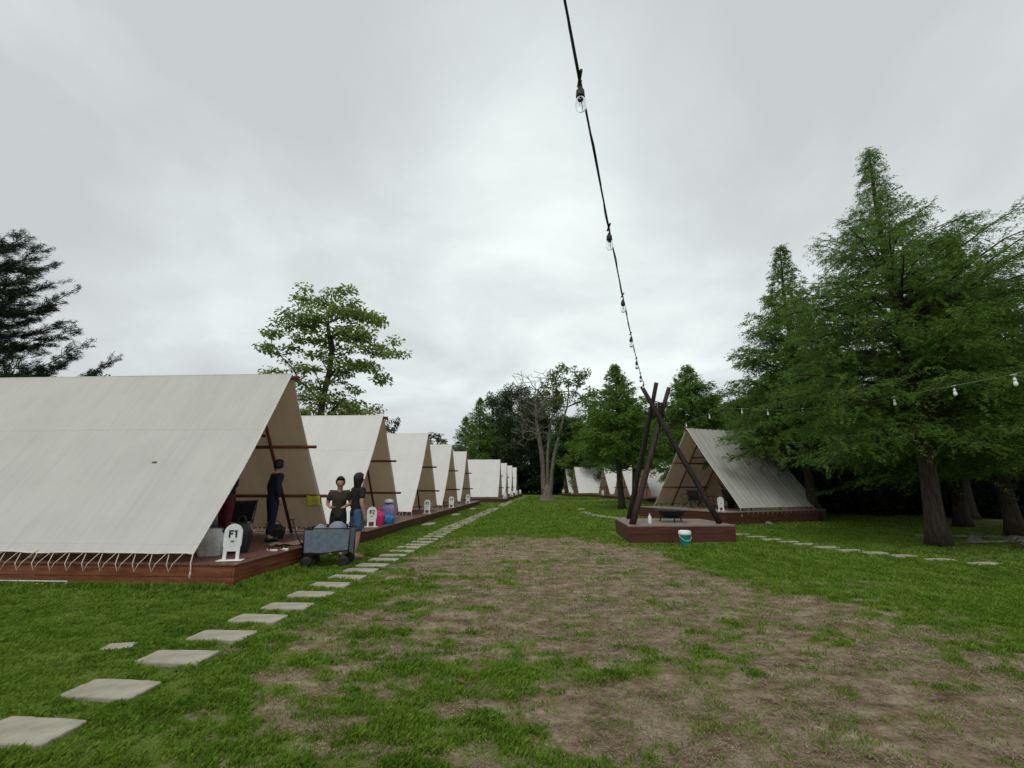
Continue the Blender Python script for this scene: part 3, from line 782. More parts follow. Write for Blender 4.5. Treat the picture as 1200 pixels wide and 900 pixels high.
def tent_proto(W2=2.28, H=3.45, Lg=6.3, hem=.13, far=-1, outer='canvas', seed=1, detail=True, protr=.22, fold=.012, stripes=False, wall=True):
    """gable at x=0, ridge towards +x, floor z=0. far: sign of y of the slope away from the camera"""
    t = empty('a_frame_tent')
    ny, nx = 40, 110
    for sg in (-1, 1):
        for k, (mm, nmn, off) in enumerate(((M[outer], 'outer_canvas', .0), (M['lining'], 'inner_lining', -.022))):
            u = np.linspace(0, 1, ny)[:, None]; x = np.linspace(0 if k == 0 else .012, Lg, nx)[None, :]
            U = u+0*x; X = x+0*u
            y = sg*(W2*U); z = H-(H-hem)*U
            nrm = np.array([0, sg*(H-hem), W2]); nrm = nrm/np.linalg.norm(nrm)
            sag = -.05*np.sin(U*math.pi)*(1+.3*np.sin(X*1.1+seed))
            fo = fold*(fbm(X*2.6+U*1.2*seed, U*1.1+seed*3, seed, 3)-.5)*2.5*U**.5
            fo += fold*.5*np.sin(X*9+np.sin(U*2+seed)*1.5)*U**1.5*fbm(X*.7, U*0+seed, seed+5, 2)
            if stripes:
                fo += .011*(np.abs(np.sin(X*math.pi/.42))**8)+.007*np.sin(X*23+2*np.sin(U*3))
            # edge scallop of the hem between the lacing eyelets
            z = z+ (U**30)*.016*np.abs(np.sin(X*math.pi/.27))
            d = sag+fo+off
            P = np.stack([X+.015*np.sin(U*5+seed)*(X < .01), y+nrm[1]*d, z+nrm[2]*d], -1)
            if sg > 0: P = P[:, ::-1]
            grid_mesh(nmn, P, mm, t)
            if k == 0:
                e_ = P[:, 0 if sg < 0 else -1]; h_ = P[-1]
                q = MB(); q.tube([tuple(p) for p in e_[::3]]+[tuple(e_[-1])], .013, 6); q.tube([tuple(p) for p in h_[::3]]+[tuple(h_[-1])], .011, 6)
                q.build('hem', M['hem'], t)
    # poles
    slope = math.hypot(W2, H-hem)
    def sp_(fr, sg, ins=.07):
        y = sg*W2*fr; z = H-(H-hem)*fr
        return (y-sg*ins*(H-hem)/slope, z-ins*W2/slope-.05*math.sin(fr*math.pi))
    MB().tube([(-.14, 0, H-.10), (Lg+.1, 0, H-.10)], .045, 10).build('ridge_pole', M['poleX'], t)
    for sg in (-1, 1):
        for fr in (.42, .75):
            y, z = sp_(fr, sg)
            MB().tube([(-protr if sg == far else .06, y, z), (Lg-.05, y, z)], .036, 8).build('purlin', M['poleX'], t)
    for x in [q for q in (.85, 2.55, 4.25, 5.9, 7.6) if q < Lg-.1]:
        for sg in (-1, 1):
            ya, za = sp_(.0, sg, .15); yb, zb = sp_(.985, sg, .15)
            MB().tube([(x+sg*.04, -sg*.03, H-.17), (x+sg*.04, yb, .02)], .036, 8).build('rafter', M['pole'], t)
        y, z = sp_(.34, 1, .14)
        if x < 5: MB().tube([(x+.09, -y-.1, z), (x+.09, y+.1, z)], .034, 8).build('collar_beam', M['pole'], t)
    if wall:
        # inner sleeping cabin wall of tan canvas with a door
        w = MB(); xw = 2.75
        zt = H-.55; yb = lambda z: W2*(H-z)/(H-hem)-.16
        dw = .55; dh = 1.75
        def wallq(pts): w.prism([(a, b) for a, b in pts], 0, .02)
        wallq([(-yb(.03), .03), (-dw, .03), (-dw, dh), (-yb(dh), dh)]); wallq([(dw, .03), (yb(.03), .03), (yb(dh), dh), (dw, dh)])
        wallq([(-yb(dh), dh+.004), (yb(dh), dh+.004), (yb(zt), zt), (-yb(zt), zt)])
        w.v = [(xw+y_, x_, z_) for x_, y_, z_ in w.v]; w.build('cabin_wall', M['lining'], t)
        c = MB()
        for sg in (-1, 1):
            c.tube([(xw-.05, sg*.42, dh-.02), (xw-.06, sg*.46, 1.3), (xw-.06, sg*.55, .95), (xw-.05, sg*.52, .5), (xw-.05, sg*.5, .05)], [.16, .12, .06, .11, .13], 9)
        c.build('door_curtain', M['hem'], t)
    if detail:
        for sg in (-1, 1):
            r = MB(); p = .27; n = int(Lg/p); pts = []
            yh = sg*(W2+.012); yd = sg*(W2+.115)
            for i in range(n):
                x = .12+i*p
                r.tube([(x, sg*(W2-.03), hem+.045), (x+.02, yh+sg*.01, hem), (x+.10, sg*(W2+.10), -.005), (x+.12, yd+sg*.012, -.11), (x+.17, yd+sg*.012, -.005), (x+p, sg*(W2-.03), hem+.03)], .0065, 5)
            r.tube([(-.01, sg*W2, hem), (-.03, sg*(W2+.05), hem-.12), (-.08, sg*(W2+.10), -.06), (-.10, sg*(W2+.125), -.18)], .009, 5)
            r.tube([(-.10, sg*(W2+.125), -.10), (-.10, sg*(W2+.125), -.20)], [.012, .018], 5)
            r.build('lacing_rope', M['rope'], t)
    return t

DH = .33
def left_sf(s, t): p = W(s, t, DH); return p
ANG_L = math.pi-math.atan2(UX, UY)
# tents
tp1 = tent_proto(seed=1, far=-1, fold=.028, Lg=8.6, H=3.53)
tp2 = tent_proto(seed=2, far=-1, outer='canvas_far', fold=.02)
tents = [ # s, t of apex, proto, label
 (9.42, -5.33, tp1, 'nearest and largest A-frame tent at left, pale canvas, its deck bearing sign F1'),
 (15.0, -5.20, tp2, 'second A-frame tent of the left row, just behind the standing people'),
 (20.6, -5.02, tp2, 'third A-frame tent of the left row, deck with chairs under it'),
 (26.5, -5.05, tp2, 'fourth A-frame tent of the left row'),
 (32.3, -5.1, tp2, 'fifth A-frame tent, last on the long first deck row at left'),
]
for i, (s, t, pr_, lab) in enumerate(tents):
    p = W(s, t, DH)
    place(pr_, USED, p, ANG_L, 1, lab, 'tent', 'cream A-frame tents')
tents2 = [(-1.08, 43.2, .0, 'white A-frame tent with wide smooth side, first of the far left group'),
          (-.55, 50.5, .0, 'second tent of the far left group, only a narrow white strip in view'),
          (.02, 57, 0, 'third tent of the far left group'), (.62, 63.5, 0, 'last and smallest tent of the far left group')]
for x, y, a, lab in tents2:
    place(tp2, USED, (x, y, DH), ANG_L+a, 1, lab, 'tent', 'cream A-frame tents')
tp3 = tent_proto(seed=3, far=1, outer='canvas_far', fold=.012)
tents3 = [(752, 44.5, 2, 'far right-row tent standing directly behind the log tripod'),
          (726.5, 50, 8, 'far right-row tent just left of the slim cypress trunk'),
          (706.5, 56, 6, 'far right-row tent second left of the slim cypress trunk'),
          (673, 62, 4, 'far right-row tent with the widest white side, near the forked tree'),
          (662.5, 67.5, 4, 'farthest tent of the right row, right beside the forked tree')]
for px, Y, a, lab in tents3:
    x = px2x(px, Y, 3.8)
    place(tp3, USED, (x, Y, DH), R(a), 1, lab, 'tent', 'cream A-frame tents')
BIG = (7.98, 21.0, .47); BANG = R(23)
tp4 = tent_proto(W2=2.5, H=3.55, Lg=4.7, seed=4, far=1, outer='canvas_grey', stripes=True, fold=.012, protr=.05)
tp4.location = BIG; tp4.rotation_euler = (0, 0, BANG)
tag(tp4, 'grey weathered A-frame tent with striped wrinkled roof at right behind the log tripod', 'tent', 'cream A-frame tents')

# decks
first = deck(W(9.42, -5.33, DH), ANG_L, -.75, 8.8, -2.45, 2.33, DH+.02, M['deckside'], M['deck'])
tag(first, 'reddish brown wooden deck carrying the nearest tent and sign F1', 'deck', 'wooden tent decks')
rl = MB()
for z in (-.245, -.285): rl.tube([(1.75, 2.47, z), (8.8, 2.47, z)], .012, 8)
for x in (1.75, 4.1, 6.5, 8.7): rl.box((x-.01, 2.458, -.285), (x+.01, 2.482, -.245))
rl.build('side_rail', M['hem'], first)
def keep_deck(o, x0, x1, y0, y1):
    c, s = math.cos(o.rotation_euler.z), math.sin(o.rotation_euler.z)
    mx_, my_ = (x0+x1)/2, (y0+y1)/2
    KEEP.append((o.location.x+mx_*c-my_*s, o.location.y+mx_*s+my_*c, (x1-x0)/2, (y1-y0)/2, o.rotation_euler.z))
keep_deck(first, -.75, 8.8, -2.45, 2.45)
d2 = deck((0, 0, 0), 0, -.65, 6.45, -2.88, 2.85, DH+.02, M['deckdark'], M['deck'])
dl = ['brown deck under the second tent, bearing sign F2 and the pink bag', 'brown deck under the third tent with sign F3',
      'brown deck under the fourth left-row tent', 'brown deck under the fifth left-row tent, end of the long run']
for i, (s, t, _, _) in enumerate(tents[1:]):
    place(d2, USED, W([15.0, 20.75, 26.5, 32.25][i], -5.12, DH), ANG_L, 1, dl[i], 'deck', 'wooden tent decks')
    o = bpy.context.scene.objects[-1]
for s in (15.0, 20.75, 26.5, 32.25):
    p = W(s, -5.12); KEEP.append((p[0]-2.9, p[1], 3.6, 2.9, .06*-1))
for i, (x, y, a, lab) in enumerate(tents2):
    place(d2, USED, (x, y, DH), ANG_L, (1, 1, 1), ['deck under the wide smooth-sided tent of the far left group', 'deck under the second tent of the far left group', 'deck under the third tent of the far left group', 'deck under the last tent of the far left group'][i], 'deck', 'wooden tent decks')
for i, (px, Y, a, lab) in enumerate(tents3):
    place(d2, USED, (px2x(px, Y, 3.8), Y, DH), R(a), 1, ['deck under the far tent behind the log tripod', 'deck under the far tent left of the slim cypress trunk', 'deck under the far tent second left of the slim cypress trunk', 'deck under the far tent with the widest white side', 'deck under the farthest tent of the right row'][i], 'deck', 'wooden tent decks')
d4 = deck(BIG, BANG, -.95, 4.9, -2.64, 2.7, .49, M['deckdark'], M['decktopgrey'])  # dark fascia wood carries the shade on the deck's side in its colour
tag(d4, 'reddish brown deck under the grey striped tent behind the tripod', 'deck', 'wooden tent decks')
keep_deck(d4, -.95, 5.3, -2.75, 2.7)

# step slabs beside the left decks
def slab(hx, hy, th, seed):
    rng = random.Random(seed); b = MB(); n = 8
    pts = []
    for i in range(4):
        cx, cy = [(-hx, -hy), (hx, -hy), (hx, hy), (-hx, hy)][i]
        nx_, ny_ = [(-hx, -hy), (hx, -hy), (hx, hy), (-hx, hy)][(i+1) % 4]
        for k in range(n):
            u = k/n; j = .006
            r = 0.012 if k == 0 else 0
            pts.append((cx+(nx_-cx)*u+rng.uniform(-j, j)-math.copysign(r, cx), cy+(ny_-cy)*u+rng.uniform(-j, j)-math.copysign(r, cy)))
    m = len(pts); vs = [(x, y, -.04) for x, y in pts]+[(x, y, th-.008) for x, y in pts]+[(x*.985, y*.975, th) for x, y in pts]
    fs = [tuple(range(2*m, 3*m))]
    for l in range(2):
        fs += [(l*m+i, l*m+(i+1) % m, (l+1)*m+(i+1) % m, (l+1)*m+i) for i in range(m)]
    b.add(vs, fs); return b
sl = [slab(.285, .152, .034, i).build('paving_slab', M['stone']) for i in range(4)]
sused = set(); scount = 0
def put_slab(x, y, rz, lab, sc=(1, 1, 1), grp='stepping slabs of the left path'):
    global scount
    i = scount % 4; scount += 1
    if i not in sused: o = sl[i]; sused.add(i)
    else: o = sl[i].copy(); COL.objects.link(o)
    o.location = (x, y, float(relief(np.array([x]), np.array([y]))[0])-.004); o.rotation_euler = (0, 0, rz); o.scale = sc
    tag(o, lab, 'slab', grp); KEEP.append((x, y, .282*sc[0], .162*sc[1], rz)); return o
near_l = ['pale slab cut by the lower left corner, nearest of the left path', 'large pale slab at the left edge with a cracked corner', 'third slab of the left path from the left corner', 'fourth slab of the left path from the left corner', 'fifth slab of the left path, with a small dark spot', 'sixth slab of the left path from the left corner', 'seventh slab of the left path, level with the end of the deck corner']
rr = random.Random(4)
s = 3.05; i = 0
while s < 46:
    big = s > 19
    x, y, _ = W(s, -3.19+.004*s*(s > 12)+rr.uniform(-.015, .015)+(.0 if s < 17 else (s-17)*.012))
    if not (31.0 < s < 33.5):
        lab = near_l[i] if i < len(near_l) else ('pale stepping slab in the even line leading past the left decks' if s < 17 else 'far pale slab where the left path runs on towards the wood')
        o = put_slab(x, y, -.06+rr.uniform(-.04, .04), lab)
        if i >= len(near_l): o['group'] = 'stepping slabs of the left path' if s < 17 else 'far stepping slabs of the left path'
    s += .605+rr.uniform(-.012, .012); i += 1
for j in range(12):
    s = 48+j*1.1; x, y, _ = W(s, -2.35+j*.03)
    put_slab(x, y, -.06, 'pale slab at the distant end of the left path near the wood', (1, 1.4, 1), 'distant slabs of the left path')
# buried fragments
for x, y, lab in ((-4.33, 3.74, 'half buried slab fragment at the left edge above the nearest slabs'), (-3.69, 4.76, 'small buried slab piece in the grass left of the path')):
    put_slab(x, y, .2, lab, (.45, .6, .6), 'buried slab pieces')
for (sx, lab) in ((17.9, 'grey step slab lying against the second deck front'), (23.6, 'grey step slab lying against the third deck front'), (29.4, 'grey step slab lying against the fourth deck front')):
    x, y, _ = W(sx, -4.22); put_slab(x, y, -.06+1.57, lab, (1.6, 1.3, 2.2), 'step slabs at the decks')
rs = [(9.07, 9.36), (8.66, 9.86), (8.33, 10.40), (8.05, 10.83), (7.80, 11.22), (7.60, 11.70), (7.46, 12.28), (7.34, 12.83), (7.2, 13.4), (7.12, 14.1), (7.05, 14.8)]
rl_ = ['rightmost slab of the right path, alone in the grass', 'second slab from the right end of the right path', 'third slab from the right end of the right path', 'fourth slab from the right end of the right path',
       'fifth slab of the right path counted from its right end', 'sixth slab of the right path counted from its right end', 'seventh slab of the right path counted from its right end', 'fourth slab of the right path from the tripod platform', 'third slab of the right path from the tripod platform',
       'second slab of the right path from the tripod platform', 'first slab of the right path beside the tripod platform']
for (x, y), lab in zip(rs, rl_): put_slab(x, y, .12, lab, (.95, .9, 1), 'stepping slabs of the right path')
for j, (x, y) in enumerate(((4.85, 21.6), (4.62, 22.1), (4.4, 22.7), (4.22, 23.4), (4.1, 24.2), (4.05, 25.2), (4.05, 26.2), (4.25, 29.4), (4.4, 30.2))):
    put_slab(x, y, .2*j, 'pale slab in the curved line across the lawn left of the tripod', (1.1, 1.2, 1), 'curved line of slabs on the lawn')
for j in range(9):
    put_slab(4.5+.75*j, 41+abs(j-3)*.9+3, .1, 'distant pale slab in front of the far right tents', (1.3, 1.6, 1), 'slabs in front of the far right tents')

# signs
def sign(loc, rz, text, lab, scale=1.0):
    t = empty('number_sign', loc, rz); w, h = .145, .60
    out = [(-w*1.0, .0), (-w*.95, .20), (-w*.78, .225), (-w*.9, .27)]
    out = [(-.13, .012), (-.13, .22), (-.145, .25), (-.145, .46)]
    out += [(-.145*math.cos(a), .46+.145*math.sin(a)) for a in np.linspace(.2, math.pi-.2, 12)]
    out += [(.145, .46), (.145, .25), (.13, .22), (.13, .012), (.075, .012), (.075, .15), (-.075, .15), (-.075, .012)]
    b = MB(); n = len(out)
    # board with legs: triangulated through bmesh
    bm = bmesh.new(); vv = [bm.verts.new((x, -.009, z)) for x, z in out]; f = bm.faces.new(vv)
    r = bmesh.ops.extrude_face_region(bm, geom=[f])
    bmesh.ops.translate(bm, vec=(0, .018, 0), verts=[v for v in r['geom'] if isinstance(v, bmesh.types.BMVert)])
    bmesh.ops.triangulate(bm, faces=bm.faces[:]); bmesh.ops.recalc_face_normals(bm, faces=bm.faces[:])
    me = bpy.data.meshes.new('board'); bm.to_mesh(me); me.materials.append(M['white'])
    o = bpy.data.objects.new('board', me); COL.objects.link(o); o.parent = t
    MB().box((-.2, -.1, 0), (.2, .1, .011), bev=.004).build('base_plate', M['white'], t)
    g = MB(); T = .022
    def bar(x0, z0, x1, z1, wd=T):
        wd *= 1.25
        dx, dz = x1-x0, z1-z0; l = math.hypot(dx, dz); ox, oz = -dz/l*wd/2, dx/l*wd/2
        g.prism([(x0+ox, z0+oz), (x0-ox, z0-oz), (x1-ox, z1-oz), (x1+ox, z1+oz)], -.0135, -.0105)
    if text:
        x = -.055; z0, z1 = .375, .50
        bar(x, z0, x, z1); bar(x+.0115, z1-.011, x+.062, z1-.011); bar(x+.0115, .442, x+.052, .442)
        d = text[1]; cx = .05
        if d == '1': bar(cx, z0, cx, z1); bar(cx-.028, z1-.03, cx-.010, z1-.012, .018)
        if d in '23':
            pts = [(cx-.03, z1-.03), (cx-.015, z1-.008), (cx+.015, z1-.008), (cx+.03, z1-.03), (cx+.026, .45)]
            pts += [(cx-.03, z0+.02), (cx-.03, z0+.011), (cx+.034, z0+.011)] if d == '2' else [(cx, .44), (cx+.03, .42), (cx+.028, z0+.02), (cx+.01, z0+.007), (cx-.015, z0+.007), (cx-.03, z0+.025)]
            for a, b_ in zip(pts, pts[1:]): bar(*a, *b_, .018)
        if d == '4': bar(cx+.016, z0, cx+.016, z1, .02); bar(cx-.038, z0+.04, cx+.038, z0+.04, .017); bar(cx-.034, z0+.05, cx+.008, z1, .016)
        if d == '5':
            pts = [(cx+.03, z1-.01), (cx-.024, z1-.01), (cx-.028, .445), (cx+.01, .45), (cx+.03, .425), (cx+.028, z0+.02), (cx, z0+.008), (cx-.03, z0+.022)]
            for a, b_ in zip(pts, pts[1:]): bar(*a, *b_, .018)
        g.build('lettering', M['ink'], t)
        e_ = MB(); el = [(.0+.034*math.cos(a)*(1+.25*math.sin(3*a)), .315+.016*math.sin(a)) for a in np.linspace(0, 6.1, 14)]
        e_.prism(el, -.0135, -.0105); e_.build('emblem', M['emblem'], t)
    t.scale = (.92,)*3; tag(t, lab, 'sign', 'white number signs'); return t
SR = -.06
sign(W(7.42, -4.90, DH+.001), SR+.25, 'F1', 'white round-topped sign reading F1 on the nearest deck')
sign(W(13.35, -4.80, DH+.001), SR+.25, 'F2', 'white round-topped sign reading F2 on the second deck')
sign(W(19.7, -4.74, DH+.001), SR+.2, 'F3', 'white sign reading F3 on the third deck')
sign(W(24.9, -4.70, DH+.001), SR+.2, 'F4', 'white sign on the fourth deck of the left row')
sign(W(30.6, -4.70, DH+.001), SR+.2, 'F5', 'white sign on the fifth deck of the left row')
for i, (x, y) in enumerate(((-.62, 41.5), (-.02, 48.7), (.5, 55.2), (1.05, 61.8))):
    sign((x, y, DH+.001), 0, '', ['white sign in front of the wide smooth-sided far left tent', 'white sign of the second far left tent', 'white sign of the third far left tent', 'white sign of the last far left tent'][i])
for i, (px, Y) in enumerate(((660, 66.5), (670.5, 61), (706, 54.0), (725.5, 48.2))):
    sign((px2x(px, Y, .5), Y-.2, DH+.001), 0, '', ['white sign by the farthest right-row tent', 'white sign by the wide-sided far right tent', 'white sign two tents left of the slim cypress', 'white sign touching the slim cypress trunk in view'][i])
def bw(lx, ly, z=0):
    c, s_ = math.cos(BANG), math.sin(BANG); return (BIG[0]+lx*c-ly*s_, BIG[1]+lx*s_+ly*c, BIG[2]+z)
sg_ = sign(bw(-.42, -1.95, .001), .15, 'F1', 'white sign on the deck of the grey striped tent')
for ch in list(sg_.children):
    if ch.name.startswith('lettering'):
        bpy.data.objects.remove(ch)

# ------------------------------------------------------------------ tripod platform
PX0, PX1, PY0, PY1, PH = 3.12, 5.98, 12.75, 15.9, .44
pl = empty('tripod_platform', (0, 0, 0)); 
b = MB()
fr = [(3.08, 12.74), (6.0, 12.92), (5.98, 15.2), (3.34, 15.5)]
n = 18
for i in range(n):
    u0, u1 = i/n, (i+1)/n-.004
    def q(u, v):
        ax = fr[0][0]+(fr[3][0]-fr[0][0])*u; ay = fr[0][1]+(fr[3][1]-fr[0][1])*u
        bx = fr[1][0]+(fr[2][0]-fr[1][0])*u; by = fr[1][1]+(fr[2][1]-fr[1][1])*u
        return (ax+(bx-ax)*v, ay+(by-ay)*v)
    c4 = [q(u0, 0), q(u0, 1), q(u1, 1), q(u1, 0)]
    vs = [(x, y, PH-.035) for x, y in c4]+[(x, y, PH) for x, y in c4]
    b.add(vs, [(3, 2, 1, 0), (4, 5, 6, 7), (0, 1, 5, 4), (1, 2, 6, 5), (2, 3, 7, 6), (3, 0, 4, 7)])
b.build('deck_boards', M['decktopgrey'], pl)
f = MB()
cen = Vector((sum(p[0] for p in fr)/4, sum(p[1] for p in fr)/4))
for i in range(4):
    a = Vector(fr[i]); c = Vector(fr[(i+1) % 4]); d = (c-a).normalized(); nn = Vector((d.y, -d.x))
    for z0, z1 in ((0-.03, .21), (.214, PH-.037)):
        a0 = a-nn*.0+d*.002; c0 = c-d*.002
        a1 = a0-nn*.04; c1 = c0-nn*.04
        vs = [(a0.x, a0.y, z0), (c0.x, c0.y, z0), (c1.x, c1.y, z0), (a1.x, a1.y, z0), (a0.x, a0.y, z1), (c0.x, c0.y, z1), (c1.x, c1.y, z1), (a1.x, a1.y, z1)]
        f.add(vs, [(3, 2, 1, 0), (4, 5, 6, 7), (0, 1, 5, 4), (1, 2, 6, 5), (2, 3, 7, 6), (3, 0, 4, 7)])
f.build('fascia', M['deckdark'], pl)
tag(pl, 'low brown plank platform carrying the crossed log tripod', 'platform')
KEEP.append((4.6, 14.2, 1.5, 1.6, 0))
tr = empty('log_tripod', (4.3, 14, PH))
def log(p0, p1, r0, r1, mat):
    p0 = Vector(p0)-Vector((4.3, 14, PH)); p1 = Vector(p1)-Vector((4.3, 14, PH)); pts = [p0.lerp(p1, u) for u in np.linspace(0, 1, 8)]
    rr_ = random.Random(int(r0*1e4)+int(p0.x*100)); pts = [p+Vector((rr_.uniform(-.012, .012), rr_.uniform(-.012, .012), 0)) for p in pts]
    MB().tube(pts, [(r0+(r1-r0)*u)*(1+rr_.uniform(-.05, .05)) for u in np.linspace(0, 1, 8)], 12).build('log', mat, tr)
log((3.29, 13.12, PH), (4.98, 14.35, 4.50), .092, .066, M['logred'])
log((3.72, 15.25, PH), (4.42, 13.75, 4.55), .085, .062, M['log'])
log((5.78, 13.35, PH), (4.02, 14.0, 4.48), .088, .064, M['log'])
lash = MB()
for k in range(9):
    z = 3.55-PH+k*.05; a = np.linspace(0, 2*math.pi, 13)
    lash.tube([(.17+.19*math.cos(t_)+.0*k, .02+.19*math.sin(t_), z+.04*math.sin(t_*2)) for t_ in a], .018, 5, False)
lash.build('lashing', M['log'], tr)
tag(tr, 'three dark crossed logs lashed together as a tall tripod on the plank platform', 'tripod')
# black bowl brazier under it
fb_ = empty('fire_bowl', (4.72, 14.15, PH))
MB().lathe([(.02, .10), (.22, .11), (.38, .20), (.45, .30), (.47, .31), (.47, .325), (.44, .32), (.36, .22), (.2, .14), (.01, .13)], n=28).build('bowl', M['blackgloss'], fb_)
for a in (.4, 2.5, 4.6):
    MB().tube([(.3*math.cos(a), .3*math.sin(a), .16), (.36*math.cos(a), .36*math.sin(a), 0)], .018, 6).build('leg', M['blackgloss'], fb_)
tag(fb_, 'wide black fire bowl on short legs in the middle of the tripod platform', 'fire bowl')
bt = empty('white_bottle', (3.84, 13.35, PH))
MB().lathe([(.001, 0), (.045, .0), (.048, .02), (.048, .17), (.03, .21), (.016, .23), (.016, .25), (.001, .25)], n=16).build('bottle_body', M['white'], bt)
MB().lathe([(.019, .25), (.019, .28), (.001, .28)], n=12).build('cap', cloth('bottle_cap', (.3, .32, .34)), bt)
tag(bt, 'small white bottle standing beside the front log on the platform', 'bottle')
# teal bucket
bk = empty('bucket', (4.40, 12.28, .0))
MB().lathe([(.001, 0), (.115, 0), (.12, .01), (.145, .24), (.15, .245), (.15, .255), (.14, .255)], n=26).build('pail', simple('teal_plastic', (.01, .27, .26), (.015, .36, .35), 8, .35, .05), bk)
MB().lathe([(.138, .262), (.156, .262), (.158, .275), (.152, .345), (.12, .362), (.001, .366)], n=26).build('lid', M['white'], bk)
h = MB(); h.tube([(.15*math.cos(a), -.152*math.sin(a), .25-.13*math.sin(a)) for a in np.linspace(0, math.pi, 14)], .005, 6)
h.build('handle', M['white'], bk)
tag(bk, 'teal plastic bucket with white lid on the grass before the tripod platform', 'bucket'); KEEP.append((4.4, 12.28, .12, .12, 0))

# ------------------------------------------------------------------ string lights
def bulb(parent, p, sc, glassm, cablem, hang=.05):
    x, y, z = p
    s = MB()
    s.tube([(x, y-.05*sc, z), (x, y+.05*sc, z)], .008*sc if sc < 1.2 else .008, 6)
    s.tube([(x, y, z), (x+.006, y-.012, z-hang*.5), (x, y, z-hang)], .0032*sc, 5)
    s.lathe([(.001, 0), (.010, -.002), (.013, -.02), (.021, -.026), (.023, -.06), (.021, -.066), (.001, -.066)] if sc == 1 else [(a*sc, b_*sc) for a, b_ in ((.001, 0), (.010, -.002), (.013, -.02), (.021, -.026), (.023, -.06), (.001, -.066))], (x, y, z-hang), 14)
    o = s.build('socket', cablem, parent)
    MB().lathe([(a*sc, b_*sc) for a, b_ in ((.016, -.062), (.020, -.070), (.027, -.090), (.029, -.110), (.026, -.130), (.016, -.143), (.001, -.148))], (x, y, z-hang), 16).build('glass_bulb', glassm, o)
    if glassm is M['glass']:
        f_ = MB(); zz_ = z-hang
        f_.tube([(x-.006, y, zz_-.066), (x-.010, y, zz_-.12), (x-.004, y, zz_-.085), (x, y, zz_-.122), (x+.004, y, zz_-.085), (x+.010, y, zz_-.12), (x+.006, y, zz_-.066)], .0012, 4)
        f_.build('filament', M['filament'], o)
st1 = empty('string_light', (0, 0, 0))
def c1(Y): return (-.2717+.3153*Y, Y, 3.47+.0105*(Y-3.9)**2)
c = MB(); Ys = [-6+.35*i for i in range(54)]; Ys = [y for y in Ys if y < 13.9]+[13.9]
off = [(0, 0)]
c.tube([c1(y) for y in Ys], .0062, 8); c.tube([(c1(y)[0]+.011*math.cos(y*5), y, c1(y)[2]+.011*math.sin(y*5)) for y in Ys], .003, 5)
c.build('cable', M['cable'], st1)
for Y in (-3.2, -1.9, -.6, .68, 1.95, 3.27, 4.6, 6.0, 7.6, 9.4, 11.5):
    bulb(st1, c1(Y), 1, M['glass'], M['cable'])
tag(st1, 'black cable with clear hanging bulbs running overhead to the log tripod', 'string lights', 'strings of light bulbs')
st2 = empty('string_light', (0, 0, 0))
def c2(Y): return (8.53+.053*Y, Y, float(np.interp(Y, [2, 8, 12.5, 16, 20.6], [3.75, 3.42, 3.62, 4.05, 4.9])))
c = MB(); c.tube([c2(y) for y in np.linspace(2, 20.6, 40)], .006, 6); c.build('cable', M['cablepale'], st2)
for Y in (4.4, 6.2, 8.0, 9.2, 10.8, 12.6, 14.6, 16.8, 18.9): bulb(st2, c2(Y), 1.1, M['frost'], M['white'])
tag(st2, 'pale light string sagging in front of the conifers at right', 'string lights', 'strings of light bulbs')
st3 = empty('string_light', (0, 0, 0))
def c3(Y): return (8.53+.053*Y, Y, float(np.interp(Y, [20.6, 26, 38, 50, 68], [4.9, 4.95, 5.0, 4.6, 3.9])))
c = MB(); c.tube([c3(y) for y in np.linspace(20.6, 69, 40)], .008, 6); c.build('cable', M['cablepale'], st3)
for Y in np.arange(22.5, 68, 3.6): bulb(st3, c3(float(Y)), 1.4, M['frost'], M['white'])
tag(st3, 'far pale light string running back past the cypresses to the wood', 'string lights', 'strings of light bulbs')

# ------------------------------------------------------------------ people
def skin_mesh(name, V, Ed, Rd, root, mat, parent, sub=2):
    bm = bmesh.new(); lay = bm.verts.layers.skin.verify()
    vs = [bm.verts.new(v) for v in V]
    for i, v in enumerate(vs):
        r = Rd[i]; v[lay].radius = r if hasattr(r, '__len__') else (r, r); v[lay].use_root = (i == root)
    for a, b_ in Ed: bm.edges.new((vs[a], vs[b_]))
    me = bpy.data.meshes.new(name+'_skel'); bm.to_mesh(me); bm.free()
    o = bpy.data.objects.new(name+'_skel', me); COL.objects.link(o)
    md = o.modifiers.new('s', 'SKIN'); md.use_smooth_shade = True
    m2 = o.modifiers.new('u', 'SUBSURF'); m2.levels = sub; m2.render_levels = sub
    dg = bpy.context.evaluated_depsgraph_get(); dg.update()
    ev = o.evaluated_get(dg); nmesh = bpy.data.meshes.new_from_object(ev)
    bpy.data.objects.remove(o)
    nmesh.materials.clear(); nmesh.materials.append(mat)
    nmesh.polygons.foreach_set('use_smooth', [True]*len(nmesh.polygons))
    r = bpy.data.objects.new(name, nmesh); COL.objects.link(r); r.parent = parent
    return r
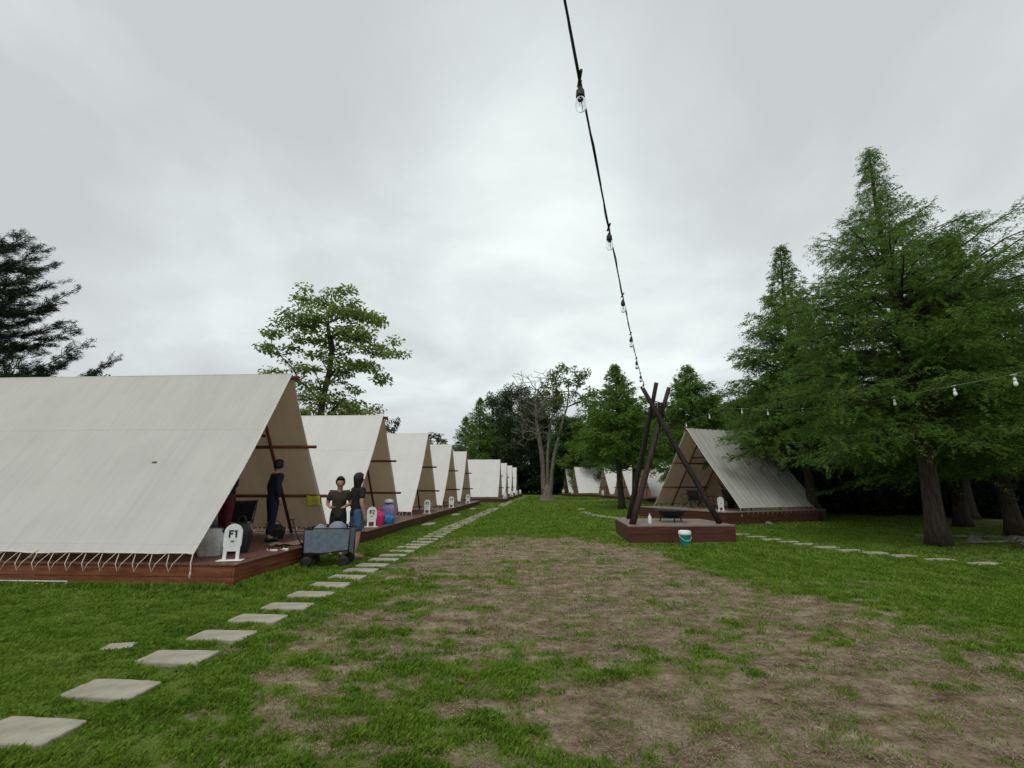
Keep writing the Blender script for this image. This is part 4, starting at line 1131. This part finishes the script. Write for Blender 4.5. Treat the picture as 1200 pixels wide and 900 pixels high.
def person(loc, rz, lab, shirt, trousers, long_legs=False, arms='down', bend=0.0, hairlong=False, scale=1.0, shoes=None, long_sleeve=False):
    t = empty('person', loc, rz)
    J = dict(pel=(0, 0, .93), sp=(0, .0-.0, 1.10), ch=(0, -.0, 1.32), nk=(0, .005, 1.475), hd0=(0, -.01, 1.555), hd1=(0, -.012, 1.63), hd2=(0, -.005, 1.70))
    Rr = dict(pel=(.155, .105), sp=(.135, .095), ch=(.155, .105), nk=(.052, .055), hd0=(.062, .075), hd1=(.075, .093), hd2=(.06, .07))
    E_ = [('pel', 'sp'), ('sp', 'ch'), ('ch', 'nk'), ('nk', 'hd0'), ('hd0', 'hd1'), ('hd1', 'hd2')]
    J['nose'] = (0, -.118, 1.605); Rr['nose'] = (.011, .013); E_.append(('hd1', 'nose'))
    for sg, S in ((-1, 'R'), (1, 'L')):
        J['ear'+S] = (sg*.085, .0, 1.62); Rr['ear'+S] = (.01, .018); E_.append(('hd1', 'ear'+S))
        J['hip'+S] = (sg*.09, 0, .86); J['kn'+S] = (sg*.105, -.02-.02*sg, .48); J['cf'+S] = (sg*.108, .015, .34); J['an'+S] = (sg*.11, .03-.04*sg, .09); J['to'+S] = (sg*.125, -.13-.04*sg, .035)
        Rr['hip'+S] = (.092, .10); Rr['kn'+S] = (.055, .06); Rr['cf'+S] = (.052, .058); Rr['an'+S] = (.034, .038); Rr['to'+S] = (.036, .026)
        E_ += [('pel', 'hip'+S), ('hip'+S, 'kn'+S), ('kn'+S, 'cf'+S), ('cf'+S, 'an'+S), ('an'+S, 'to'+S)]
        J['sh'+S] = (sg*.175, .0, 1.405); Rr['sh'+S] = (.062, .062)
        if arms == 'down': el, wr, hn = (sg*.235, .03, 1.13), (sg*.235, -.05, .90), (sg*.23, -.07, .83)
        else: el, wr, hn = (sg*.245, -.03, 1.15), (sg*.15, -.24, 1.12+.02*sg), (sg*.12, -.31, 1.13)
        J['el'+S] = el; J['wr'+S] = wr; J['hn'+S] = hn
        Rr['el'+S] = (.042, .042); Rr['wr'+S] = (.027, .027); Rr['hn'+S] = (.034, .020)
        E_ += [('ch', 'sh'+S), ('sh'+S, 'el'+S), ('el'+S, 'wr'+S), ('wr'+S, 'hn'+S)]
        w_, h_ = Vector(wr), Vector(hn); d = (h_-w_).normalized(); side = Vector((0, 1, 0)) if arms == 'down' else Vector((1, 0, 0))
        for k, (o_, ln) in enumerate(((-.026, .072), (-.009, .082), (.009, .077), (.026, .062))):
            a = h_+side*o_+d*.015; m_ = a+d*ln*.5; e2 = m_+(d*.85+Vector((-sg*.5, 0, -.1))).normalized()*ln*.5
            J[f'f{k}a'+S] = tuple(m_); J[f'f{k}b'+S] = tuple(e2); Rr[f'f{k}a'+S] = (.0095,)*2; Rr[f'f{k}b'+S] = (.0075,)*2
            E_ += [('hn'+S, f'f{k}a'+S), (f'f{k}a'+S, f'f{k}b'+S)]
        th = w_+d*.03-side*.035; J['th'+S] = tuple(th+d*.02); J['tb'+S] = tuple(th+d*.05-side*.01); Rr['th'+S] = (.012,)*2; Rr['tb'+S] = (.009,)*2
        E_ += [('wr'+S, 'th'+S), ('th'+S, 'tb'+S)]
    if bend:
        for k_, v in J.items():
            if v[2] > .95:
                a = bend*min(1, (v[2]-.93)/.35); y, z = v[1], v[2]-.93
                J[k_] = (v[0], y*math.cos(a)-z*math.sin(a), .93+y*math.sin(a)+z*math.cos(a))
    ks = list(J); ix = {k_: i for i, k_ in enumerate(ks)}
    skin_mesh('body', [J[k_] for k_ in ks], [(ix[a], ix[b_]) for a, b_ in E_], [Rr[k_] for k_ in ks], 0, M['skin'], t)
    def sub(name, keys, edges, rad, mat, extra={}):
        JJ = {k_: J[k_] for k_ in keys}; JJ.update(extra); kk = list(JJ); ii = {a: i for i, a in enumerate(kk)}
        return skin_mesh(name, [JJ[a] for a in kk], [(ii[a], ii[b_]) for a, b_ in edges], [rad[a] for a in kk], 0, mat, t)
    def lerp(a, b_, u): return tuple(J[a][i]+(J[b_][i]-J[a][i])*u for i in range(3))
    ex = {}; ed = [('sp', 'ch'), ('sp', 'low'), ('ch', 'col')]; rd = {'sp': (.165, .125), 'ch': (.18, .13), 'low': (.185, .14), 'col': (.085, .075)}
    ex['low'] = (0, 0, .80); ex['col'] = lerp('ch', 'nk', .72)
    for S in 'RL':
        ed += [('ch', 'sh'+S), ('sh'+S, 'sl'+S)]; ex['sl'+S] = lerp('sh'+S, 'el'+S, .72); rd['sh'+S] = (.082, .08); rd['sl'+S] = (.07, .07)
        if long_sleeve:
            ed += [('sl'+S, 'el'+S), ('el'+S, 'cu'+S)]; ex['cu'+S] = lerp('el'+S, 'wr'+S, .9); rd['el'+S] = (.058,)*2; rd['cu'+S] = (.042,)*2
    ky = ['sp', 'ch', 'shR', 'shL']+(['elR', 'elL'] if long_sleeve else [])
    sub('shirt', ky, ed, rd, shirt, ex)
    ed = [('pel', 'wst')]; ex = {'wst': lerp('pel', 'sp', .95)}; rd = {'pel': (.165, .122), 'wst': (.155, .115)}; ky = ['pel']
    for S in 'RL':
        ky.append('hip'+S); rd['hip'+S] = (.112, .115); ed.append(('pel', 'hip'+S))
        if long_legs:
            ky += ['kn'+S]; ed += [('hip'+S, 'kn'+S), ('kn'+S, 'hm'+S)]; ex['hm'+S] = lerp('cf'+S, 'an'+S, .85); rd['kn'+S] = (.078,)*2; rd['hm'+S] = (.062,)*2
        else:
            ed.append(('hip'+S, 'hm'+S)); ex['hm'+S] = lerp('hip'+S, 'kn'+S, .88); rd['hm'+S] = (.092, .092)
    sub('trousers' if long_legs else 'shorts', ky, ed, rd, trousers, ex)
    # hair: shell over the back and top of the head
    bm = bmesh.new(); bmesh.ops.create_uvsphere(bm, u_segments=24, v_segments=18, radius=1)
    hc = Vector(J['hd1']); 
    for v in bm.verts:
        k_ = 1+.06*math.sin(v.co.x*9+v.co.z*5)*math.sin(v.co.y*7)+.03*math.sin(v.co.x*31+v.co.y*23)
        v.co = Vector((v.co.x*.100*k_, v.co.y*.122*k_+.015, v.co.z*.125*k_+.022))
    dl_ = [v for v in bm.verts if (v.co.y < -.055 and v.co.z < .075) or v.co.z < (-.075 if not hairlong else -.1)]
    bmesh.ops.delete(bm, geom=dl_, context='VERTS')
    if hairlong:
        for v in bm.verts:
            if v.co.z < -.03 and v.co.y > 0: v.co.z -= .12; v.co.y -= .01
    bmesh.ops.solidify(bm, geom=bm.faces[:], thickness=.012)
    for v in bm.verts: v.co += hc
    me = bpy.data.meshes.new('hair'); bm.to_mesh(me); me.materials.append(M['hair'])
    me.polygons.foreach_set('use_smooth', [True]*len(me.polygons))
    o = bpy.data.objects.new('hair', me); COL.objects.link(o); o.parent = t
    e_ = MB()
    for sg in (-1, 1):
        e_.lathe([(.001, -.010), (.008, -.006), (.010, 0), (.008, .006), (.001, .010)], (hc.x+sg*.031, hc.y-.083, hc.z-.005), 8)
    e_.build('eyes', M['ink'], t)
    if shoes:
        sh = MB()
        for S in 'RL':
            a, q_ = Vector(J['an'+S]), Vector(J['to'+S])
            sh.tube([(a.x, a.y+.05, .035), (a.x, a.y, .045), ((a.x+q_.x)/2, (a.y+q_.y)/2, .045), (q_.x, q_.y-.02, .035), (q_.x, q_.y-.06, .03)], [.03, .046, .045, .046, .026], 10)
        sh.build('shoes', shoes, t)
    t.scale = (scale,)*3
    tag(t, lab, 'person'); return t
navy = cloth('navy_cotton', (.010, .016, .035)); dark = cloth('dark_cotton', (.014, .015, .020)); olive = cloth('olive_cotton', (.055, .048, .035))
denim = cloth('denim', (.05, .10, .19)); maroon = cloth('maroon_cotton', (.10, .02, .03)); greyblue = cloth('grey_blue_fabric', (.15, .185, .235))
person((-3.28, 10.1, 0), math.pi*.75, 'standing person in dark T-shirt and denim shorts on the slab path beside sign F2', dark, denim, shoes=cloth('sandal', (.2, .13, .09)), scale=.99, hairlong=True)
person((-3.72, 10.25, 0), .3, 'person in dark olive top behind the grey-blue wagon', olive, dark, True, 'front', .25, scale=.96, shoes=M['black'])
person(W(9.3, -6.35, DH), -.4, 'standing person in navy top and maroon trousers half hidden by the first tent side', navy, maroon, True, 'front', .12, scale=.99, shoes=M['black'], long_sleeve=True)
person(W(9.9, -5.75, DH), 2.4, 'standing person in navy clothes inside the first tent beside the slanted pole', navy, navy, True, 'down', .08, scale=.97, shoes=M['black'], long_sleeve=True)
# wagon
wg = empty('folding_wagon', (-3.50, 9.30, 0), .12)
b = MB(); 
pts = [(-.40, -.24), (.40, -.24), (.40, .24), (-.40, .24)]
for i in range(4):
    (xa, ya), (xb, yb) = pts[i], pts[(i+1) % 4]; nseg = 10
    for k_ in range(nseg):
        u0, u1 = k_/nseg, (k_+1)/nseg
        def wv(u): return .018*math.sin(u*math.pi*4)
        def pt(u, z, o): 
            x, y = xa+(xb-xa)*u, ya+(yb-ya)*u; dx, dy = (yb-ya), -(xb-xa); l = math.hypot(dx, dy)
            return (x+dx/l*(wv(u)+o), y+dy/l*(wv(u)+o), z)
        b.add([pt(u0, .27, 0), pt(u1, .27, 0), pt(u1, .66, .02), pt(u0, .66, .02), pt(u0, .27, -.015), pt(u1, .27, -.015), pt(u1, .66, .005), pt(u0, .66, .005)],
              [(0, 1, 2, 3), (7, 6, 5, 4), (3, 2, 6, 7), (4, 5, 1, 0)])
b.box((-.40, -.24, .262), (.40, .24, .276))
b.build('fabric_tub', greyblue, wg)
b = MB()
for x in (-.41, .41):
    for y in (-.25, .25): b.tube([(x, y, .18), (x, y, .70)], .013, 8)
for y in (-.25, .25): b.tube([(-.41, y, .69), (.41, y, .69)], .012, 8); b.tube([(-.41, y, .22), (.41, y, .30)], .011, 8)
for x in (-.41, .41): b.tube([(x, -.25, .69), (x, .25, .69)], .012, 8)
b.build('frame', M['blackgloss'], wg)
for x in (-.33, .33):
    for y in (-.27, .27):
        o = MB().lathe([(.001, -.03), (.06, -.03), (.095, -.028), (.10, -.015), (.10, .015), (.095, .028), (.06, .03), (.001, .03)], n=22, M=Matrix.Translation((x, y, .10)) @ Matrix.Rotation(math.pi/2, 4, 'X')).build('wheel', M['black'], wg)
MB().tube([(-.43, 0, .25), (-.62, 0, .55), (-.72, 0, .84)], .012, 8).tube([(-.72, -.1, .85), (-.72, .1, .85)], .016, 8).build('handle', M['blackgloss'], wg)
bb = MB(); bb.lathe([(.001, .0), (.16, .02), (.19, .12), (.15, .24), (.07, .30), (.001, .31)], (.12, 0, .50), 16); bb.lathe([(.001, .0), (.14, .02), (.16, .12), (.12, .22), (.04, .28), (.001, .29)], (-.2, .03, .47), 16)
bb.build('packed_bundles', cloth('grey_bundle', (.2, .22, .25)), wg)
tag(wg, 'folding wagon with grey-blue fabric tub on the grass by the first deck end', 'wagon'); KEEP.append((-3.5, 9.3, .3, .2, .15))

# ------------------------------------------------------------------ belongings
def bag(loc, rz, w, d, h, mat, name, lab, cat, strap=True, seed=0, knot=False):
    t = empty(name, loc, rz); rng = np.random.default_rng(seed); b = MB(); n, mm = 28, 12
    vs = []; fs = []
    for j in range(mm+1):
        v = j/mm; pr_ = (.86+.2*math.sin(v*math.pi*.9))*(1-.62*max(0, v-.72)/.28*(.9))
        for i in range(n):
            a = 2*math.pi*i/n; ca, sa = math.cos(a), math.sin(a)
            se = lambda q: math.copysign(abs(q)**.6, q)
            k_ = 1+.035*math.sin(3*a+5*v+seed)+.03*math.sin(7*a-9*v+seed)
            vs.append((se(ca)*w/2*pr_*k_, se(sa)*d/2*pr_*k_, h*v+(.012*math.sin(4*a) if v > .9 else 0)))
    for j in range(mm):
        for i in range(n): fs.append((j*n+i, j*n+(i+1) % n, (j+1)*n+(i+1) % n, (j+1)*n+i))
    b.add(vs, fs, True); b.f.append(tuple(range(len(vs)-n, len(vs)))); b.sm.append(True)
    b.build('bag_body', mat, t)
    if strap:
        for y in (-.03, .03):
            MB().tube([(w*.22*math.cos(a), y, h*.97+h*.28*math.sin(a)) for a in np.linspace(0, math.pi, 9)], .009, 6).build('handle', mat, t)
    tag(t, lab, cat); return t
whitebag = cloth('white_plastic', (.52, .53, .52)); pink = cloth('pink_fabric', (.55, .03, .16)); blue = cloth('blue_plastic', (.02, .20, .42)); purple = cloth('lilac_fabric', (.26, .22, .42))
bag(W(7.95, -5.62, DH), .3, .38, .32, .42, whitebag, 'white_bag', 'slumped white bag on the first deck beside the canvas edge', 'bag', False, 3)
bag(W(14.1, -4.86, DH), .1, .34, .24, .40, pink, 'pink_bag', 'bright pink bag on the second deck right of sign F2', 'bag', True, 5)
bag(W(14.55, -4.72, DH), .1, .36, .3, .26, blue, 'blue_bag', 'blue bag in front of the tall lilac bag on the second deck', 'bag', True, 6)
t_ = bag(W(15.0, -4.86, DH), .1, .42, .32, .62, purple, 'lilac_bag', 'tall lilac bag with white top on the second deck', 'bag', False, 7)
MB().lathe([(.15, .0), (.17, .03), (.12, .10), (.001, .13)], (0, 0, .60), 18).build('white_top', whitebag, t_)
# yellow cloth hanging on the lower purlin of the first tent
def cloth_on_purlin():
    nx, ny = 16, 14; g = np.zeros((ny, nx, 3)); t = W(9.42, -5.33, DH)
    fr_ = .75; W2, H, hem = 2.28, 3.45, .13; sl_ = math.hypot(W2, H-hem)
    y = -(W2*fr_-.07*(H-hem)/sl_); z = H-(H-hem)*fr_-.07*W2/sl_-.05*math.sin(fr_*math.pi)
    for j in range(ny):
        for i in range(nx):
            u, v = i/(nx-1), j/(ny-1)
            a = (v-.5)*2
            if abs(a) < .22: an = a/.22*math.pi/2; yy, zz_ = y+.043*math.sin(an), z+.043*math.cos(an)
            else: yy = y+math.copysign(.043+.012*math.sin(u*9), a); zz_ = z-(abs(a)-.22)*(.27 if a > 0 else .2)
            g[j, i] = (.02+u*.34-.1+.01*math.sin(v*5), yy, zz_+.01*math.sin(u*6)*(abs(a) > .5))
    o = grid_mesh('yellow_cloth', g, cloth('yellow_cloth', (.50, .46, .06)))
    o.location = t; o.rotation_euler = (0, 0, ANG_L)
    so_ = o.modifiers.new('t', 'SOLIDIFY'); so_.thickness = .004
    tag(o, 'small yellow cloth hung over the lower side pole of the first tent', 'cloth')
cloth_on_purlin()
# slippers, cup, mat on first deck
def slipper(p, rz, lab):
    t = empty('slipper', p, rz)
    o = [(.045*math.cos(a)*(1+.15*math.sin(a)), .125*math.sin(a)) for a in np.linspace(0, 2*math.pi, 20, endpoint=False)]
    b = MB(); n = len(o); b.add([(x, y, 0) for x, y in o]+[(x, y, .022) for x, y in o], [tuple(range(n, 2*n))]+[(i, (i+1) % n, (i+1) % n+n, i+n) for i in range(n)])
    b.build('sole', M['white'], t)
    MB().tube([(-.045, .03, .015), (-.03, .035, .055), (0, .04, .068), (.03, .035, .055), (.045, .03, .015)], .016, 6).build('strap', M['black'], t)
    tag(t, lab, 'slipper', 'pair of slippers on the first deck')
slipper(W(8.55, -4.88, DH), 1.2, 'white slipper with black strap behind sign F1, left one of the pair'); slipper(W(8.68, -4.72, DH), .9, 'white slipper with black strap behind sign F1, right one of the pair')
pm = grid_mesh('crumpled_mat', np.array([[[u*.75+.05*math.sin(v*6), v*.36+.03*math.sin(u*9), .02+.02*math.sin(u*11+v*7)+.012*math.sin(v*17)] for u in np.linspace(0, 1, 22)] for v in np.linspace(0, 1, 12)]), cloth('tan_mat', (.25, .16, .12)))
pm.location = W(9.0, -5.02, DH+.006); pm.rotation_euler = (0, 0, .9)
md_ = pm.modifiers.new('t', 'SOLIDIFY'); md_.thickness = .006
tag(pm, 'crumpled tan mat lying near the front edge of the first deck', 'mat')
# black backpack behind sign
bag(W(8.3, -5.35, DH), .2, .34, .26, .50, M['black'], 'backpack', 'black backpack standing behind sign F1', 'backpack', True, 9)

def cooler(loc, rz, mat, lab):
    t = empty('cooler_box', loc, rz)
    MB().box((-.24, -.16, 0), (.24, .16, .30), bev=.025).build('box_body', mat, t)
    MB().box((-.25, -.17, .303), (.25, .17, .365), bev=.02).build('lid', M['white'], t)
    MB().tube([(-.26, 0, .22), (-.27, 0, .34), (-.2, 0, .42), (.2, 0, .42), (.27, 0, .34), (.26, 0, .22)], .010, 6).build('handle', M['black'], t)
    tag(t, lab, 'cooler'); return t
cooler(W(8.6, -6.2, DH), .4, maroon, 'dark red cooler box with white lid on the floor of the first tent')
bag(W(8.95, -6.55, DH), .7, .5, .36, .34, navy, 'duffel_bag', 'navy duffel bag on the floor deep in the first tent', 'bag', True, 12)
bag(W(9.6, -6.9, DH), .2, .42, .3, .46, greyblue, 'grey_bag', 'grey-blue bag at the back of the first tent by the door', 'bag', True, 13)
bag(W(10.4, -5.9, DH), .5, .36, .28, .3, M['black'], 'black_bag', 'small black bag by the foot of the slanted pole in the first tent', 'bag', True, 14)
# camp chairs and low tables under the tents
def chair(loc, rz, lab, grp):
    t = empty('camp_chair', loc, rz)
    def strip(p0, p1, w, mat, nmn, sag=.04):
        g = np.zeros((8, 8, 3))
        for i, u in enumerate(np.linspace(0, 1, 8)):
            for j, v in enumerate(np.linspace(-1, 1, 8)):
                p = Vector(p0).lerp(Vector(p1), u); g[i, j] = (v*w/2, p.y+sag*(1-v*v)*(.6 if nmn == 'backrest' else 0), p.z-sag*(1-v*v)*(1 if nmn == 'seat' else 0))
        o = grid_mesh(nmn, g, mat, t); md = o.modifiers.new('t', 'SOLIDIFY'); md.thickness = .006
    strip((0, -.22, .42), (0, .20, .37), .48, M['black'], 'seat'); strip((0, .20, .37), (0, .36, .82), .46, M['black'], 'backrest')
    for s_ in (-1, 1):
        MB().tube([(s_*.25, -.24, 0), (s_*.25, .22, .40)], .011, 6).build('leg', M['blackgloss'], t)
        MB().tube([(s_*.25, .30, 0), (s_*.25, -.22, .43)], .011, 6).build('leg', M['blackgloss'], t)
        MB().tube([(s_*.25, .22, .30), (s_*.245, .36, .84)], .011, 6).build('back_frame', M['blackgloss'], t)
        MB().tube([(s_*.26, -.24, .43), (s_*.26, -.24, .60), (s_*.26, .30, .62)], .012, 6).build('armrest', M['blackgloss'], t)
    tag(t, lab, 'chair', grp); return t
def table(loc, rz, lab, grp):
    t = empty('camp_table', loc, rz)
    MB().box((-.45, -.3, .50), (.45, .3, .525), bev=.006).build('table_top', M['deckdark'], t)
    for x in (-.4, .4):
        for y in (-.25, .25): MB().tube([(x, y, 0), (x*.95, y, .50)], .013, 6).build('leg', M['blackgloss'], t)
    tag(t, lab, 'table', grp); return t
ch0 = chair(W(19.6, -5.8, DH), .6, 'black folding camp chair under the third tent', 'camp chairs under the tents')
def cpy(o, loc, rz, lab):
    c_ = copy_tree(o); c_.location = loc; c_.rotation_euler = (0, 0, rz); c_['label'] = lab; return c_
cpy(ch0, W(10.5, -6.9, DH), -2.2, 'black folding camp chair at the far side of the first tent')
tb0 = table(W(20.4, -6.0, DH), .2, 'low dark camp table under the third tent', 'camp tables under the tents')
cpy(ch0, W(25.6, -5.8, DH), 1.5, 'black camp chair under the fourth left-row tent')
cpy(ch0, W(31.2, -5.8, DH), 1.2, 'black camp chair under the fifth left-row tent')
cpy(ch0, bw(.7, .9), 3.6, 'black camp chair inside the grey striped tent, left of its table')
cpy(ch0, bw(1.4, -.9), 1.7, 'black camp chair inside the grey striped tent behind its sign')
cpy(ch0, bw(.3, .1), 2.4, 'black camp chair at the front of the grey striped tent')
cpy(tb0, bw(1.3, .2), .4, 'low camp table set inside the grey striped tent')
# potted plant in the right tent
pp = empty('potted_plant', bw(1.9, -.35)); 
MB().lathe([(.001, 0), (.13, 0), (.17, .30), (.18, .31), (.15, .31), (.001, .29)], n=20).build('pot', M['black'], pp)
rng = np.random.default_rng(5); P = []; D = []; b = MB()
for i in range(26):
    a = rng.uniform(0, 6.28); l = rng.uniform(.5, 1.3); e_ = rng.uniform(.7, 1.45)
    d = np.array([math.cos(a)*math.cos(e_), math.sin(a)*math.cos(e_), math.sin(e_)]); b.tube([(0, 0, .29), tuple(d*l*.5+np.array([0, 0, .32])), tuple(d*l+np.array([0, 0, .22]))], [.008, .006, .003], 4)
    for u in np.linspace(.35, 1, 12): P.append(d*l*u+np.array([0, 0, .3-.06*u])+rng.normal(size=3)*.03); D.append(d+rng.normal(size=3)*.7)
b.build('stem', M['barkdark'], pp); fast_mesh('leaves', leafquads(np.array(P), np.array(D), .17, .06, rng), 4, M['shrub'], pp)
tag(pp, 'dark leafy potted plant inside the grey striped tent', 'plant')

# ------------------------------------------------------------------ rocks and fallen branches at right
def rock(loc, r, seed, lab):
    bm = bmesh.new(); bmesh.ops.create_icosphere(bm, subdivisions=3, radius=1)
    rg = random.Random(seed); ph = [rg.uniform(0, 6) for _ in range(6)]
    for v in bm.verts:
        c_ = v.co; k_ = 1+.18*math.sin(c_.x*2.3+ph[0])*math.cos(c_.y*2.7+ph[1])+.10*math.sin(c_.z*5+c_.x*4+ph[2])+.05*math.sin(c_.y*11+ph[3])*math.sin(c_.x*9+ph[4])
        v.co = Vector((c_.x*r*1.2*k_, c_.y*r*.9*k_, c_.z*r*.55*k_+r*.15))
    me = bpy.data.meshes.new('rock'); bm.to_mesh(me); me.materials.append(M['rock']); me.polygons.foreach_set('use_smooth', [True]*len(me.polygons))
    o = bpy.data.objects.new('rock', me); COL.objects.link(o); o.location = loc; o.rotation_euler = (0, 0, seed)
    tag(o, lab, 'rock', 'rocks under the trees at right')
for i, (x, y, r, lab) in enumerate(((12.6, 11.6, .30, 'largest grey rock at the right edge under the trees'), (12.2, 12.7, .20, 'grey rock just right of the largest trunk'), (13.6, 12.9, .24, 'mossy grey rock at the far right edge'),
                                    (11.9, 13.9, .18, 'small rock behind the largest trunk'), (13.4, 11.9, .16, 'small low rock beside the largest rock'), (9.9, 18.5, .16, 'small stone in the bare soil near the striped tent corner'))):
    rock((x, y, 0), r, i, lab)
def fallen(pts, r, lab):
    b = MB(); b.tube(pts, list(np.linspace(r, r*.35, len(pts))), 7); p = Vector(pts[1]); q = Vector(pts[2])
    for k_ in range(4):
        a = p.lerp(q, .2+.25*k_); b.tube([a, a+Vector((.2*math.cos(k_*2.1), .25*math.sin(k_*2.1), .12)), a+Vector((.42*math.cos(k_*2.1), .5*math.sin(k_*2.1), .10))], [r*.4, r*.3, r*.12], 5)
    o = b.build('fallen_branch', M['barkgrey']); tag(o, lab, 'branch', 'fallen branches at right')
fallen([(11.9, 10.9, .04), (12.6, 11.2, .09), (13.4, 11.0, .06), (14.2, 11.3, .03)], .045, 'long pale fallen branch at the right edge below the rocks')
fallen([(11.5, 12.4, .04), (12.2, 12.0, .12), (12.9, 12.3, .10), (13.5, 12.2, .04)], .035, 'fallen branch between the rocks at right')
fallen([(11.6, 13.6, .04), (12.5, 13.4, .10), (13.6, 13.7, .05), (14.3, 13.4, .03)], .04, 'fallen branch in the dark behind the rocks')

# brown leaf stuck on the canvas of the first tent
dg_ = bpy.context.evaluated_depsgraph_get(); dg_.update()
nv = Vector(W(-.83, 0, .557)); og = Vector(W(8.127, -7.06, 1.932))+nv*1.0
hit, hl_, hn_, _, _, _ = scene.ray_cast(dg_, og, -nv)
if hit:
    q_ = nv.to_track_quat('Z', 'Y').to_matrix().to_4x4()
    ol = [(.05*math.cos(a)*(1-.25*math.cos(a)), .022*math.sin(a)) for a in np.linspace(0, 6.2, 12)]
    b = MB(); n = len(ol); b.add([(x, y, .004+abs(x)*.15) for x, y in ol]+[(x, y, .006+abs(x)*.15) for x, y in ol], [tuple(range(n-1, -1, -1)), tuple(range(n, 2*n))]+[(i, (i+1) % n, (i+1) % n+n, i+n) for i in range(n)])
    b.v = [tuple(Vector(hl_)+(q_ @ Vector(p))) for p in b.v]
    tag(b.build('dry_leaf', M['deadleaf']), 'single dry brown leaf stuck on the pale roof canvas of the nearest tent', 'leaf')
# folded corner pulls of dry grass beside the decks: taller uncut tufts
def tufts():
    rng = np.random.default_rng(8); out = []
    for (s0, t0, s1_, t1_) in ((7.0, -12, 7.0, -4.6), (7.05, -4.52, 11.9, -4.52), (12.1, -4.5, 35, -4.5)):
        n = int(1500*math.hypot(s1_-s0, t1_-t0)/(1+.05*s0)); u = rng.random(n)
        ss = s0+(s1_-s0)*u; tt = t0+(t1_-t0)*u
        off_ = np.abs(rng.normal(size=n))*.07
        if s0 == s1_: ss = ss-off_
        else: tt = tt+off_
        x = ss*UX+tt*UY; y = ss*UY-tt*UX; h = rng.uniform(.04, .11, n); az = rng.uniform(0, 6.28, n)
        w_ = .007*(1+.06*ss); dx = np.cos(az)*h*.4; dy = np.sin(az)*h*.4; sx = -np.sin(az)*w_; sy = np.cos(az)*w_; z = relief(x, y)-.005
        out.append(np.stack([np.stack([x-sx, y-sy, z], -1), np.stack([x+sx, y+sy, z], -1), np.stack([x+dx*.5+sx*.7, y+dy*.5+sy*.7, z+h*.7], -1), np.stack([x+dx, y+dy, z+h], -1)], 1).reshape(-1, 3))
    o = fast_mesh('edge_grass', np.concatenate(out), 4, M['grass']); tag(o, 'longer uncut grass growing along the foot of the left decks', 'grass', kind='stuff')
tufts()
grass()
scene.cycles.max_bounces = 6
